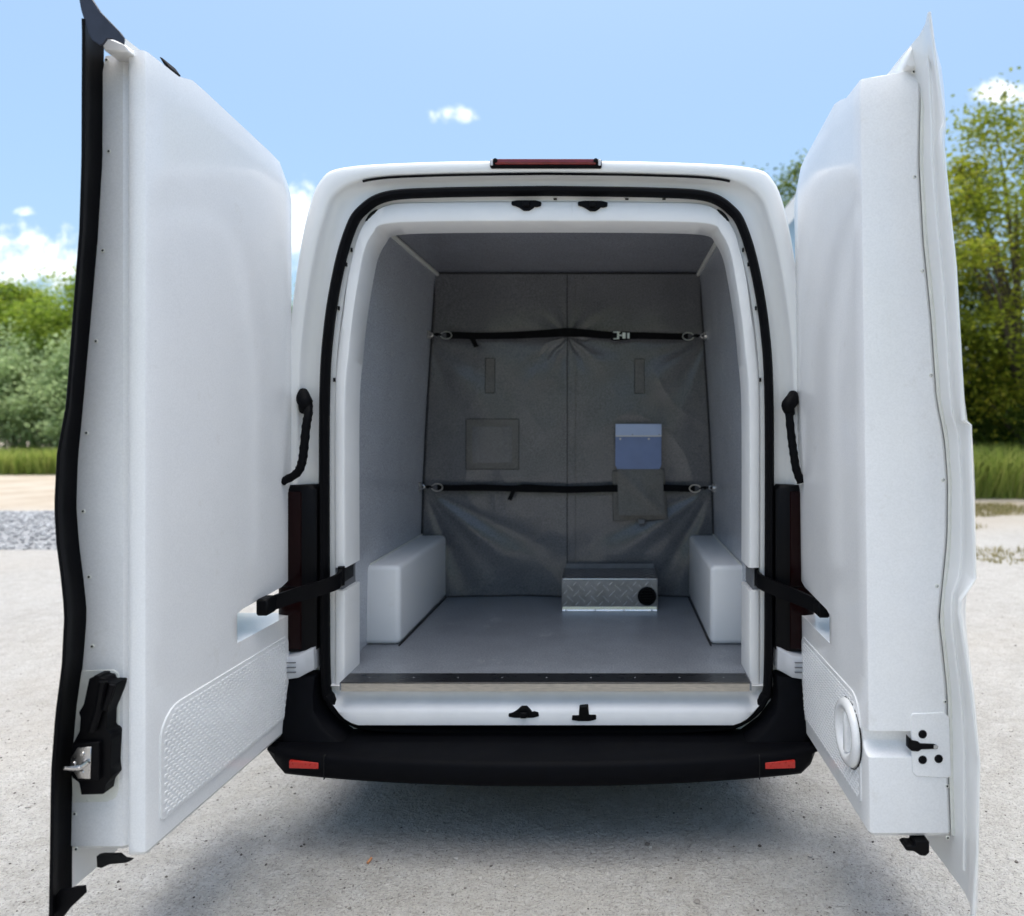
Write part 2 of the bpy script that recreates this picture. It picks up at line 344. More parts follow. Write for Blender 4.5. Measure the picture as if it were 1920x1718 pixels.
for y, wf, kz, zc in ((5.25, .80, .42, 0), (5.1, .90, .46, 0), (4.55, .96, .56, 0), (4.45, .965, .60, 0), (3.75, .985, .94, 0), (3.3, 1.0, .985, 0), (2.5, 1.008, 1.0, 0), (1.0, 1.008, 1.0, 0), (.30, 1.004, 1.0, 0), (.09, 1.0, 1.0, 0)):
    secs.append([Vector((x * wf, y, .275 + (z - .275) * kz)) for x, z in loop(O_)])
secs += [ring(mixh(O_, R_, .05), .03), ring(mixh(O_, R_, .16), .008), ring(mixh(O_, R_, .3), 0.0), ring(mixh(O_, R_, .86), 0.0), ring(mixh(O_, R_, .97), .006), ring(R_, .016), ring(mixh(R_, G_, .5), .040), ring(G_, .044), ring(mixh(G_, J, .6), .046),
         ring(J, .046), ring(mixh(J, F_, .5), .046), ring(mixh(J, F_, .92), .047), ring(F_, .052), ring(mixh(J, F_, 1.12), .09)]
body.grid(secs, closed=True)
body.cap(secs[0])
body.build('body', M['paint'], van, smooth=50)
ws = MB(); ws.add([(-.80, 4.42, 1.66), (.80, 4.42, 1.66), (.74, 3.86, 2.30), (-.74, 3.86, 2.30)], [(0, 1, 2, 3)])
ws = MB().prism([(-.82, 4.50, 1.62), (.82, 4.50, 1.62), (.74, 3.83, 2.36), (-.74, 3.83, 2.36)], (0, .02, .018)); ws.build('windscreen', M['glass'], van)
for s in (-1, 1):
    MB().prism([(s * .978, 3.0, 1.32), (s * .955, 4.05, 1.32), (s * .935, 3.75, 2.0), (s * .952, 3.0, 2.0)], (s * .012, 0, 0)).build('side_window', M['glass'], van)

# header gasket line under the roof edge
gk = MB(); rr = catmull(R_, 8)
top = [p for p in rr if p[1] > 2.37 and p[0] < .685]
path = [Vector((x, .004, z - .004)) for x, z in top] ; path = path + [Vector((-p.x, p.y, p.z)) for p in path[-2::-1]]
gk.tube(path, .0048, n=8); gk.build('header_gasket', M['rubber'], van)

# rubber door seal
sc_ = MB(); n = 10; rows = []
lp = loop(J, 8)
for i, (x, z) in enumerate(lp):
    a = lp[i - 1]; b = lp[(i + 1) % len(lp)]; t = Vector((b[0] - a[0], 0, b[1] - a[1])).normalized(); nn = Vector((t.z, 0, -t.x))
    rows.append([Vector((x, .022, z)) + nn * (math.cos(2 * math.pi * k / n) * .0175) + Vector((0, 1, 0)) * (math.sin(2 * math.pi * k / n) * .027) for k in range(n)])
rows.append(rows[0]); sc_.grid(rows, closed=True); sc_.build('door_seal', M['rubber'], van, weld=1e-5)

# sill below the floor edge (stepped, white)
sill = MB(); prof = [(.06, .40), (.035, .405), (.030, .44), (.022, .452), (-.012, .470), (-.020, .478), (-.022, .487), (-.024, .492), (-.026, .526), (.20, .526)]
prof = [(-.075, .408 - .012), (-.078, .440), (-.072, .452), (-.040, .478), (-.032, .486), (-.030, .494), (-.0302, .5235), (.10, .5235)]
rows = []; lowz = sorted([(x, z) for x, z in catmull(J, 8) if z < .62])
for i in range(65):
    x = lerp(-.818, .818, i / 64); e = max(0, (abs(x) - .70) / .118); row = []
    zb = interp(abs(x), [p[0] for p in lowz], [p[1] for p in lowz]) + .014
    for j, (y, z) in enumerate(prof):
        row.append(Vector((x, y + .05 + (.045 * e * e if j < 6 else 0), min(.5235, max(z, zb)))))
    rows.append(row)
sill.grid(rows); sill.build('sill', M['jamb'], van, smooth=35)

# portal lining around the opening: arch with posts, slotted for the check straps
PO = [(.803, .5), (.803, .9), (.803, 1.58), (.788, 1.80), (.770, 1.93), (.752, 2.06), (.728, 2.165), (.702, 2.245), (.655, 2.303), (.58, 2.337), (.40, 2.343), (0, 2.346)]
PI = [(.757, .5), (.757, .9), (.757, 1.56), (.742, 1.77), (.733, 1.87), (.719, 1.975), (.703, 2.07), (.685, 2.155), (.655, 2.216), (.610, 2.252), (.40, 2.261), (0, 2.263)]
def half_at(P, z0, z1=9, m=6):
    pts = catmull(P, m); o = []
    zs = [p[1] for p in pts]
    for i, p in enumerate(pts):
        if z0 <= p[1] <= z1: o.append(p)
    if z0 > pts[0][1]: o.insert(0, (interp(z0, zs, [p[0] for p in pts]), z0))
    return o
def portal_rows(z0, z1, full):
    m = 6; po = catmull(PO, m); pi_ = catmull(PI, m); rows = []
    def plan(a, b):   # a outer point, b inner point
        d = Vector((b[0] - a[0], 0, b[1] - a[1])); L = d.length; d.normalize(); A = Vector((a[0], 0, a[1])); B = Vector((b[0], 0, b[1]))
        return [A + Vector((0, .080, 0)), A + Vector((0, .046, 0)), A + d * .004 + Vector((0, .038, 0)), A + d * .010 + Vector((0, .0335, 0)), B - d * .012 + Vector((0, .030, 0)), B - d * .005 + Vector((0, .032, 0)), B + Vector((0, .040, 0)), B + Vector((0, .178, 0)), B - d * .006 + Vector((0, .185, 0)), A + Vector((0, .185, 0))]
    def xat(P, z): return interp(z, [p[1] for p in P[:40]], [p[0] for p in P[:40]])
    if not full:
        for z in (z0, z0 + .006, z1 - .006, z1):
            rows.append(plan((xat(po, z), z), (xat(pi_, z), z)))
        return rows
    idx = [i for i in range(len(po)) if po[i][1] > z0 + .01]
    rows.append(plan((xat(po, z0), z0), (xat(pi_, z0), z0)))
    for i in idx: rows.append(plan(po[i], pi_[i]))
    return rows
half = portal_rows(.963, 9, True)
rowsR = half; rowsL = [[Vector((-p.x, p.y, p.z)) for p in r] for r in half]
pm = MB(); rows = rowsR + rowsL[-2::-1]; pm.grid(rows, closed=True); pm.cap(rows[0]); pm.cap(rows[-1]); pm.build('portal_frame', M['portal'], van, smooth=38)
for s in (-1, 1):
    rows = [[Vector((s * p.x, p.y, p.z)) for p in r] for r in portal_rows(.5245, .877, False)]
    p_ = MB(); p_.grid(rows, closed=True); p_.cap(rows[0]); p_.cap(rows[-1]); p_.build('portal_post', M['portal'], van, smooth=38)
    MB().box((min(s * .776, s * .80), .05, .8775), (max(s * .776, s * .80), .184, .9625)).build('slot_plate', M['gap_grey'], van)
    # corner trim pieces of the arch
for s in (-1, 1):   # corner drain slots and small fixing slots in the flange
    cx, cz = (s * .655, 2.300)
    pts = catmull([(s * .645 + 0, 2.318), (s * .672, 2.297), (s * .692, 2.268)], 5)
    MB().tube([Vector((x - s * .008, .040, z - .008)) for x, z in pts], [.003, .007, .008, .009, .009, .009, .009, .008, .008, .006, .003], n=8, flat=1).build('drain_slot', M['gap'], van)
    for z, x in ((2.105, .758), (1.94, .786), (1.67, .803), (2.16, .738)):
        MB().box((s * x - .003, .036, z - .007), (s * x + .003, .044, z + .007)).build('fixing_slot', M['gap'], van)
for x in (.03, .30, .44):
    MB().box((x - .006, .036, 2.3495), (x + .006, .045, 2.3535)).build('fixing_slot', M['gap'], van)

# cargo interior
FZ = .553; YB = 1.27
fl = MB().box((-.7565, -.028, .5245), (.7565, .1860, FZ)).box((-.83, .1862, .5245), (.83, YB + .3, FZ)).build('floor', M['floor'], van, smooth=0)
for s in (-1, 1):
    wl = MB(); rows = []
    for z, x in ((.5535, .812), (.9, .805), (1.2, .796), (1.5, .782), (1.9, .757), (2.2, .737), (2.36, .726)):
        rows.append([Vector((s * x, lerp(.187, YB + .3, t / 6), z)) for t in range(7)] + [Vector((s * (x + .03), YB + .3, z)), Vector((s * (x + .03), .187, z))])
    wl.grid(rows, closed=True); wl.cap(rows[0]); wl.cap(rows[-1]); wl.build('wall_panel', M['wall'], van, smooth=35)
    tb = MB().tube([(s * .720, .19, 2.332), (s * .720, YB, 2.332)], .011, n=8); tb.build('corner_trim', M['liner_edge'], van)
    bx = MB().box((min(s * .667, s * .83), .41, FZ + .0005), (max(s * .667, s * .83), YB - .012, .895), r=.024, seg=4); bx.build('wheel_box', M['box'], van, smooth=60)
    bd = MB().tube([(s * .800, .43, .898), (s * .800, YB - .02, .898)], .004, n=6); bd.build('sealant_bead', M['liner_edge'], van)
    MB().tube([(s * .668, .40, FZ + .002), (s * .664, YB - .02, FZ + .002)], .004, n=6).build('sealant_bead', M['thread'], van)
MB().box((-.74, .187, 2.343), (.74, YB + .3, 2.363)).build('ceiling_panel', M['ceil'], van, smooth=0)
MB().box((-.86, YB + .30, .5), (.86, YB + .33, 2.40)).build('bulkhead', M['wall'], van, smooth=0)

# floor edge: pale bare edge and dark sill plate
MB().box((-.748, -.034, .5240), (.748, -.0285, .5525)).build('floor_edge', M['ply'], van, smooth=0)
MB().box((-.752, -.036, .5535), (.752, .060, .5575), r=.0015, seg=1).build('sill_plate', M['sillplate'], van, smooth=0)
for i in range(9):
    x = lerp(-.66, .66, i / 8)
    MB().lathe((x, .012, .5576), [(.0001, .0016), (.0025, .0014), (.004, 0)], n=10, axis='z').build('screw', M['gap_grey'], van)

# high-level brake light
bl = MB().box((-.208, -.016, 2.451), (.206, .02, 2.484), r=.008, seg=3).build('brake_light', M['plast'], van)
MB().box((-.188, -.021, 2.460), (.186, -.010, 2.481), r=.004, seg=2).build('lens', M['brake'], bl)
for s in (-1, 1):
    MB().lathe((s * .185 - .001, -.020, 2.474), [(.0001, -.004), (.008, -.003), (.0095, .004)], n=14).build('screw_cap', M['plast'], bl)
    MB().box((s * .199 - .006, -.0195, 2.457), (s * .199 + .004, -.012, 2.480), r=.002, seg=1).build('end_cap', M['clear'], bl)

# door latch strikers
def striker(cx, cz, y, inv):
    k = -1 if inv else 1
    pts = [(-.056, .010), (-.034, .014), (.034, .014), (.056, .008), (.054, -.006), (.038, -.010), (.030, -.008), (.026, -.014), (.010, -.024), (-.010, -.024), (-.028, -.012), (-.040, -.006), (-.056, -.002)]
    o = MB().prism([Vector((cx + a, y, cz + k * b)) for a, b in pts], (0, .05, 0), r=.002)
    o.box((cx - .014, y - .012, cz - .012), (cx + .014, y, cz + .010), r=.004, seg=1)
    return o.build('door_striker', M['plast'], van)
striker(-.077, 2.328, .022, False); striker(.172, 2.326, .022, False)
striker(-.080, .438, -.030, True)
o = MB(); o.prism([Vector((.142 + a, -.030, .428 + b)) for a, b in ((-.046, -.012), (-.044, .006), (-.020, .006), (-.018, .036), (.014, .038), (.018, .008), (.044, .008), (.044, -.010), (.02, -.016), (-.02, -.016))], (0, .04, 0), r=.002)
o.build('door_striker', M['plast'], van)

# bumper
bm_ = MB(); rows = []; NX = 48
def bump_prof(x):
    a = abs(x) / .995; y0 = -.225 + .105 * a ** 2.2 + (.035 * max(0, (a - .9) / .1) ** 2); c = max(0., (a - .8) / .2)
    return y0
for i in range(NX + 1):
    x = lerp(-.995, .995, i / NX); a = abs(x) / .995; y = bump_prof(x); e = max(0, (a - .93) / .07); zb = .264 + .075 * e ** 1.5
    yb = y + .02 * e; zt = .352 - .0 * e
    rows.append([Vector((x, .10, zb + .01)), Vector((x, yb + .035, zb)), Vector((x, yb + .012, zb + .004)), Vector((x, yb, zb + .018)), Vector((x, y, zt - .018)), Vector((x, y + .008, zt - .004)), Vector((x, y + .022, zt)), Vector((x, -.082, zt + .008)), Vector((x, -.07, zt + .001)), Vector((x, .10, zt + .001))])
bm_.grid(rows, closed=True); bm_.cap(rows[0]); bm_.cap(rows[-1])
bumper = bm_.build('bumper', M['bump'], van, smooth=45)
for s in (-1, 1):
    # raised corner below the lamp
    rows = []
    for z, xi, xo, y in ((.346, .72, .992, -.085), (.40, .795, .996, -.078), (.46, .842, .998, -.066), (.52, .852, 1.0, -.048), (.572, .852, 1.0, -.030), (.576, .856, .995, -.02)):
        rows.append([Vector((s * xi, .05, z)), Vector((s * xi, y + .012, z)), Vector((s * (xi + .02), y, z)), Vector((s * (xo - .06), y + .004, z)), Vector((s * (xo - .015), y + .03, z)), Vector((s * xo, y + .08, z)), Vector((s * xo, .10, z)), ])
    c = MB(); c.grid(rows, closed=True); c.cap(rows[0]); c.cap(rows[-1]); c.build('bumper_corner', M['bump'], bumper, smooth=45)
    yr = bump_prof(.83) - .0045
    MB().prism([(s * .777, yr + .001 - .007, .303), (s * .884, yr + .004, .301), (s * .884, yr + .004, .327), (s * .777, yr - .006, .325)], (0, .012, 0), r=.0015).build('reflector', M['redbright'], bumper)
    x = s * .772 if False else s * .757
    MB().box((x - .0012, bump_prof(.757) - .0012, .268), (x + .0012, bump_prof(.757) + .03, .350)).build('seam', M['gap'], bumper)
    # tail lamp
    rows = []
    for z, g in ((.662, .010), (.668, 0), (.97, 0), (1.262, 0), (1.278, .012)):
        rows.append([Vector((s * (.850 + g), .05, z)), Vector((s * (.850 + g), -.004 + g, z)), Vector((s * (.862 + g), -.014 + g, z)), Vector((s * (.90), -.022 + g, z)), Vector((s * .955, -.022 + g, z)), Vector((s * .985, -.008 + g, z)), Vector((s * (1.003 - g), .03, z)), Vector((s * (1.006 - g), .16, z)), Vector((s * .97, .16, z))])
    l = MB(); l.grid(rows, closed=True); l.cap(rows[0]); l.cap(rows[-1]); lamp = l.build('tail_lamp', M['plast'], van, smooth=45)
    for z0, z1 in ((.675, .90), (.905, 1.255)):
        rows = []
        for z in (z0, z0 + .006, z1 - .006, z1):
            e = .003 if z in (z0, z1) else 0
            rows.append([Vector((s * .898, -.020 + e, z)), Vector((s * .902, -.0265 + e, z)), Vector((s * .954, -.0265 + e, z)), Vector((s * .988, -.012 + e, z)), Vector((s * 1.0065 - s * e, .03, z)), Vector((s * 1.009 - s * e, .14, z)), Vector((s * .99, .14, z)), Vector((s * .97, .02, z))])
        q = MB(); q.grid(rows, closed=True); q.cap(rows[0]); q.cap(rows[-1]); q.build('lens', M['red'], lamp, smooth=45)
    rows = []
    for z, f in ((.578, .0), (.584, .005), (.655, .010), (.66, .006)):
        rows.append([Vector((s * .853, .05, z + .02)), Vector((s * .853, -.016 - f, z + .02)), Vector((s * .875, -.020 - f, z + .01)), Vector((s * .905, -.030 - f, z - .005)), Vector((s * .955, -.032 - f, z - .012)), Vector((s * .985, -.012 - f, z - .012)), Vector((s * .99, .06, z))])
    q = MB(); q.grid(rows, closed=True); q.cap(rows[0]); q.cap(rows[-1]); q.build('reverse_lens', M['clear'], lamp, smooth=45)
    for z in (.600, .618, .636):
        MB().box((min(s * .912, s * .948), -.0445, z - .006), (max(s * .912, s * .948), -.036, z - .003)).build('lens_rib', M['gap_grey'], lamp)

MB().box((-.955, .06, .252), (.955, 4.9, .2745)).build('underbody', M['gap'], van, smooth=0)
# wheels
def wheel(x, y, s):
    t = MB().lathe((x, y, .335), [(.20, -.10 * s), (.30, -.11 * s), (.33, -.095 * s), (.337, -.05 * s), (.337, .05 * s), (.33, .095 * s), (.30, .11 * s), (.20, .10 * s), (.20, -.10 * s)], n=40, axis='x').build('wheel', M['tyre'], van, smooth=30)
    MB().lathe((x, y, .335), [(.0001, .05 * s), (.06, .06 * s), (.08, .03 * s), (.15, .02 * s), (.19, .07 * s), (.205, .085 * s), (.205, -.085 * s), (.0001, -.085 * s)], n=32, axis='x').build('rim', M['hub'], t, smooth=35)
for s in (-1, 1): wheel(s * .88, .85, s); wheel(s * .88, 4.1, s)

# anchor eyes for the straps on the walls
def anchor(p, s):
    a = MB(); a.lathe(p, [(.0001, -.004), (.016, -.004), (.018, 0), (.018, .006), (.0001, .006)], n=14, axis='x')
    a.box(p + Vector((-.006, -.018, -.022)), p + Vector((.006, .018, -.012)), r=.003, seg=1); a.box(p + Vector((-.006, -.018, .012)), p + Vector((.006, .018, .022)), r=.003, seg=1)
    a.tube([p + Vector((-s * .002 - s * .02 * math.sin(t * math.pi / 8), 0, .012 * math.cos(t * math.pi / 8))) for t in range(9)], .0035, n=6)
    return a.build('anchor_eye', M['steel'], van)
ANCH = [(W(808, 628, 3.78), -1), (W(1316, 630, 3.78), 1), (W(792, 913, 3.78), -1), (W(1336, 915, 3.78), 1)]
def wallx(z): return interp(z, [.9, 1.2, 1.5, 1.9, 2.2], [.805, .796, .782, .757, .737])
for i, (p, s) in enumerate(ANCH):
    p.x = s * (wallx(p.z) - .006); anchor(p, s)

# rubber cable gaiters between body and doors
def gaiter(pts, boot):
    m = MB(); P = [W(*p) for p in pts]
    sm = catmull([tuple(p) for p in P], 6); rad = [.0145 + (.0018 if (i % 3 == 0) else 0) for i in range(len(sm))]
    m.tube(sm, rad, n=10); b = [W(*p) for p in boot]
    sm = catmull([tuple(p) for p in b], 5); nb = len(sm)
    m.tube(sm, [.012 + .015 * math.sin(math.pi * (i + .6) / (nb + .2)) for i in range(nb)], n=10)
    m.build('cable_gaiter', M['rubber'], van)
gaiter([(578, 752, 2.60), (578, 775, 2.57), (574, 800, 2.555), (570, 840, 2.545), (566, 868, 2.54), (556, 888, 2.54), (530, 903, 2.54)], [(569, 732, 2.61), (569, 745, 2.595), (572, 758, 2.585), (568, 772, 2.60)])
gaiter([(1484, 752, 2.60), (1480, 775, 2.57), (1484, 820, 2.555), (1488, 850, 2.545), (1493, 880, 2.54), (1502, 905, 2.54)], [(1486, 736, 2.61), (1486, 748, 2.595), (1478, 762, 2.57), (1484, 778, 2.58)])

# door check straps
def strap(pts, h, th, name):
    P = catmull([tuple(W(*p)) for p in pts], 5); m = MB(); rows = []
    for i, p in enumerate(P):
        p = Vector(p); t = Vector(P[min(i + 1, len(P) - 1)]) - Vector(P[max(0, i - 1)]); t.z = 0; t.normalize(); nrm = Vector((t.y, -t.x, 0)) * th
        hh = h[0] + (h[1] - h[0]) * i / (len(P) - 1)
        rows.append([p + nrm + Vector((0, 0, hh)), p - nrm + Vector((0, 0, hh)), p - nrm - Vector((0, 0, hh)), p + nrm - Vector((0, 0, hh))])
    m.grid(rows, closed=True); m.cap(rows[0]); m.cap(rows[-1]); return m
for pts, bk in (([(660, 1066, 2.76), (640, 1080, 2.62), (630, 1092, 2.57), (590, 1106, 2.51), (548, 1118, 2.45), (492, 1138, 2.36)], (500, 1136, 2.37)),
                ([(1402, 1066, 2.80), (1417, 1080, 2.66), (1428, 1092, 2.60), (1465, 1108, 2.54), (1500, 1122, 2.47), (1545, 1142, 2.38)], (1540, 1140, 2.39))):
    m = strap(pts, (.030, .024), .006, 'check_strap'); b = W(*bk)
    m.box(b + Vector((-.02, -.035, -.026)), b + Vector((.02, .03, .03)), r=.006, seg=1)
    e = W(*pts[1]); m.tube([e + Vector((0, 0, -.035)), e + Vector((0, 0, .035))], .013, n=10)
    m.build('check_strap', M['plast'], van)

# ------------------------------------------------------------------ the doors
def prof_fn(pts, d, s):
    q = sorted([(W(a, b, d).z, abs(W(a, b, d).x)) for a, b in pts]); zs = [p[0] for p in q]; xs = [p[1] for p in q]
    return lambda z: interp(z, zs, xs), zs
def make_door(s):
    left = s < 0
    YE = -.775 if left else -.688
    if left:
        le, z1 = prof_fn([(188, 90), (187, 300), (178, 450), (165, 600), (148, 790), (141, 860), (138, 950), (143, 1020), (152, 1090), (158, 1150), (152, 1230), (140, 1340), (131, 1450), (128, 1600), (128, 1700)], 1.85, s)
        se, z2 = prof_fn([(153, -20), (155, 60), (154, 300), (150, 430), (137, 600), (125, 760), (108, 850), (103, 950), (107, 1020), (115, 1080), (122, 1150), (117, 1250), (105, 1340), (97, 1450), (95, 1600), (93, 1720)], 1.75, s)
        fx = lambda z: .972; ytop = [(.02, 2.33), (.0, 2.37), (-.03, 2.42), (-.07, 2.449), (-.12, 2.458), (-.55, 2.500), (-.595, 2.500), (-.615, 2.480), (-.80, 2.483)]
    else:
        le, z1 = prof_fn([(1733, 60), (1731, 125), (1727, 300), (1735, 450), (1750, 600), (1760, 750), (1774, 815), (1781, 900), (1780, 1010), (1772, 1090), (1765, 1160), (1774, 1240), (1780, 1300), (1783, 1460), (1788, 1600)], 1.91, s)
        se, z2 = prof_fn([(1739, 10), (1768, 229), (1762, 246), (1789, 500), (1805, 789), (1817, 797), (1826, 1085), (1817, 1100), (1799, 1125), (1797, 1150), (1820, 1300), (1833, 1430), (1830, 1600), (1822, 1725)], 1.75, s)
        fx = lambda z: lerp(.947, .920, (z - .37) / 2.1); ytop = [(.02, 2.33), (.0, 2.36), (-.03, 2.41), (-.07, 2.437), (-.12, 2.445), (-.46, 2.488), (-.49, 2.486), (-.52, 2.455), (-.80, 2.447)]
    toe = .026 if left else 0.0
    fxy = lambda y, z: fx(z) - toe * (1 + max(YE, min(0, y)) / -YE)
    ys = [p[0] for p in ytop][::-1]; zt = [p[1] for p in ytop][::-1]
    X = lambda x: s * x
    sk = lambda z: le(z) if z < 2.40 else lerp(le(z), 1.05, min(1, (z - 2.40) / .10))
    # outer skin
    zsk = sorted(set([lerp(.262, 2.532, i / 40) for i in range(41)] + [z for z in z2 if .262 < z < 2.532])); rows = []
    for z in zsk:
        a, b = sk(z) + .004, se(z); c = lerp(a, b, .55) + (.006 if not left else .024)
        e = max(0, (z - 2.49) / .035); 
        if left:
            rows.append([Vector((X(q), y, z)) for q, y in ((a, .025), (a, -.40), (a + .002, YE + .040), (a + .006, YE + .036), (a + .026, YE + .042), (a + .030, -.60), (a + .030, .02), (a + .02, .03))])
            continue
        rows.append([Vector((X(q), y, z)) for q, y in ((a + .0, .025), (a, -.40), (a, YE + .035), (lerp(a, c, .5) + .006, YE + .022 if left else -.745), (c, -.80), (b + .001, -.84), (b, -.850), (b + .003, -.853), (b + .008, -.848), (lerp(a, b, .5) + .022, -.80), (a + .028, -.60), (a + .028, .02), (a + .02, .03))])
    d = MB(); d.grid(rows, closed=True); d.cap(rows[0]); d.cap(rows[-1])
    door = d.build('door', M['paint'], van, smooth=35)
    # moulded inner liner
    zr = sorted(set([.3735, .386, .62, .652, .7995, .8005, .893, .9015, .915, .928, 2.0, 2.2] + [lerp(.40, 2.50, i / 44) for i in range(45)] + ([.598, .606, .657, .664] if not left else []))); 
    rows = []; nz_ = len(zr)
    for i, z in enumerate(zr):
        edge = .010 if i in (0, nz_ - 1) else 0.0
        if .8002 < z < .8999: Yh = -.345
        elif .8999 <= z < .916: Yh = lerp(-.345, -.06, (z - .8999) / .016) if z < .903 else -.06
        elif .916 <= z < .93: Yh = lerp(-.055, -.005, (z - .916) / .014)
        else: Yh = .012
        Yh -= edge
        rec = 0.0
        if not left:
            rec = interp(z, [.590, .606, .612, .655, .660, .664], [0, .035, .045, .045, .04, 0])
        ye = YE + edge + rec; f = fx(z) + edge * .8; l_ = le(z) - .002
        fo = lambda y: fxy(y, z) + edge * .8
        path = [(l_, Yh), (fo(Yh) + .012, Yh), (fo(Yh) + .004, Yh - .003), (fo(Yh - .012), Yh - .012)]
        for k in range(1, 12):
            yk = lerp(Yh - .012, ye + .011, k / 12); path.append((fo(yk), yk))
        path += [(fo(ye + .011), ye + .011), (f + .0028, ye + .0032), (f + .010, ye)]
        if left:
            path += [(f + .038, ye + .001), (f + .046, ye + .004), (f + .053, ye + .016), (f + .060, ye + .032), (f + .068, ye + .034), (f + .078, ye + .027), (l_ - .012, ye + .027), (l_, ye + .030)]
        else:
            path += [(lerp(f, l_, .3), ye + .0), (lerp(f, l_, .5), YE + edge + rec * .9), (lerp(f, l_, .62), YE + edge + rec * .5), (lerp(f, l_, .68), YE + edge + rec * .0), (l_ - .010, YE + edge + .001), (l_, YE + edge + .008)]
        row = []
        for x, y in path:
            zz = z
            if z > 2.0: zz = 2.0 + (z - 2.0) * (interp(y, ys, zt) + (.03 * max(0, (x - .95)) / .15 if not left else 0) - 2.0) / .5
            row.append(Vector((X(x), y, zz)))
        rows.append(row)
    li = MB(); li.grid(rows); li.cap(rows[0]); li.cap(rows[-1]); li.build('liner', M['liner'], door, smooth=32)
    # textured step panel low on the liner: a slab with rows of little raised bricks
    if left: y0, y1, za, zb = -.028, -.722, .432, .730; rad = [.03, .03, .02, .085]
    else: y0, y1, za, zb = -.030, -.632, .432, .730; rad = [.03, .03, .02, .075]
    def rounded(y0, y1, za, zb, rad):   # corners: hinge-bottom, hinge-top, free-bottom, free-top
        o = []
        for (cy, cz, sy, sz, r, a0) in ((y1, za, 1, 1, rad[2], 180), (y0, za, -1, 1, rad[0], 270), (y0, zb, -1, -1, rad[1], 0), (y1, zb, 1, -1, rad[3], 90)):
            for k in range(7):
                a = R(a0 + 90 * k / 6); o.append((cy + sy * r + r * math.cos(a), cz + sz * r + r * math.sin(a)))
        return o
    poly = rounded(y0, y1, za, zb, rad)
    off = lambda z: fx(z) - .0035
    pl = MB().prism([(X(fxy(y, z) - .0035), y, z) for y, z in poly], (s * .006, 0, 0), r=.0015)
    pl.build('step_panel', M['liner'], door, smooth=25)
    inner = rounded(y0 - .008, y1 + .008, za + .008, zb - .008, [max(.01, r - .006) for r in rad])
    def inside(y, z):
        c = False; n = len(inner)
        for i in range(n):
            a, b = inner[i], inner[(i + 1) % n]
            if (a[1] > z) != (b[1] > z) and y < (b[0] - a[0]) * (z - a[1]) / (b[1] - a[1]) + a[0]: c = not c
        return c
    tl = MB(); pw, ph = .0215, .0115; r_ = 0; z = za + .014
    while z < zb - .006:
        y = y1 + .012 + (pw / 2 if r_ % 2 else 0)
        while y < y0 - .006:
            hy, hz = pw * .40, ph * .36
            if all(inside(y + a * hy, z + b * hz) for a in (-1, 1) for b in (-1, 1)):
                x0 = fxy(y, z) - .0034; x1 = x0 - .0022
                vs = [(X(x0), y - hy, z - hz), (X(x0), y + hy, z - hz), (X(x0), y + hy, z + hz), (X(x0), y - hy, z + hz)]
                k = .72; vs += [(X(x1), y - hy * k, z - hz * k), (X(x1), y + hy * k, z - hz * k), (X(x1), y + hy * k, z + hz * k), (X(x1), y - hy * k, z + hz * k)]
                tl.add(vs, [(0, 1, 5, 4), (1, 2, 6, 5), (2, 3, 7, 6), (3, 0, 4, 7), (4, 5, 6, 7)])
            y += pw
        z += ph; r_ += 1
    tl.build('tread_bricks', M['liner'], door, smooth=0, kind='stuff')
    # seals, locks, screws
    if left:
        rows = []
        for i in range(61):
            z = lerp(.266, 2.515, i / 60); a = le(z); b = se(z)
            wv = .0015 * math.sin(z * 40)
            rows.append([Vector((X(q), y, z)) for q, y in ((a - .004, YE + .033), (a - .003, YE + .016), (a - .004 + wv, -.785), (lerp(a, b, .55) - .009, -.825), (b - .006, -.849), (b - .001, -.853), (b + .003, -.849), (b + .005, -.838), (a + .016, -.78), (a + .020, YE + .03))])
        r = MB(); r.grid(rows, closed=True); r.cap(rows[0]); r.cap(rows[-1]); r.build('edge_seal', M['rubber'], door, smooth=50)
        D = 1.752
        MB().prism([W(a, b, D) for a, b in ((146, -12), (152, 20), (165, 60), (172, 75), (186, 84), (192, 83), (200, 72), (212, 73), (231, 83), (232, 70), (225, 60), (196, 30), (188, 22), (170, -6))], (0, .006, 0), r=.001).build('seal_flap', mat('navy_rubber', (0.022, 0.026, 0.045), .42, var=.3, vscale=25), door)
        MB().prism([W(a, b, 1.77) for a, b in ((88, 1730), (94, 1690), (112, 1668), (128, 1668), (140, 1664), (158, 1662), (160, 1676), (130, 1704), (112, 1728))], (0, .008, 0), r=.002).build('seal_flap', M['rubber'], door)
        MB().prism([W(a, b, 1.805) for a, b in ((191, 84), (197, 72), (206, 72), (236, 84), (240, 96), (196, 96))], (0, .10, 0), r=.003).build('corner_gusset', M['paint'], door)
        MB().prism([W(a, b, 1.99) for a, b in ((298, 106), (304, 108), (316, 124), (310, 126))], (0, .06, 0), r=.002).build('stop_buffer', M['rubber'], door)
        zz = lambda a, b: (100 + a / 6.61, 1240 + b / 6.61)
        pad = MB().prism([W(a, b, 1.8495) for a, b in ((152, 1258), (212, 1256), (222, 1262), (224, 1275), (222, 1480), (216, 1496), (200, 1504), (135, 1506), (133, 1430), (140, 1340))], (0, .012, 0), r=.002); pad.build('lock_plate', M['liner_edge'], door)
        lk = MB().prism([W(*zz(a, b), 1.812) for a, b in ((440, 215), (495, 208), (497, 180), (575, 180), (577, 208), (640, 215), (660, 270), (720, 270), (775, 285), (770, 310), (735, 440), (690, 560), (660, 650), (655, 840), (720, 910), (715, 1000), (700, 1300), (715, 1440), (640, 1540), (620, 1650), (340, 1660), (315, 1510), (230, 1450), (195, 1300), (230, 1040), (320, 870), (330, 700), (310, 640), (370, 540), (400, 400))], (0, .045, 0), r=.002)
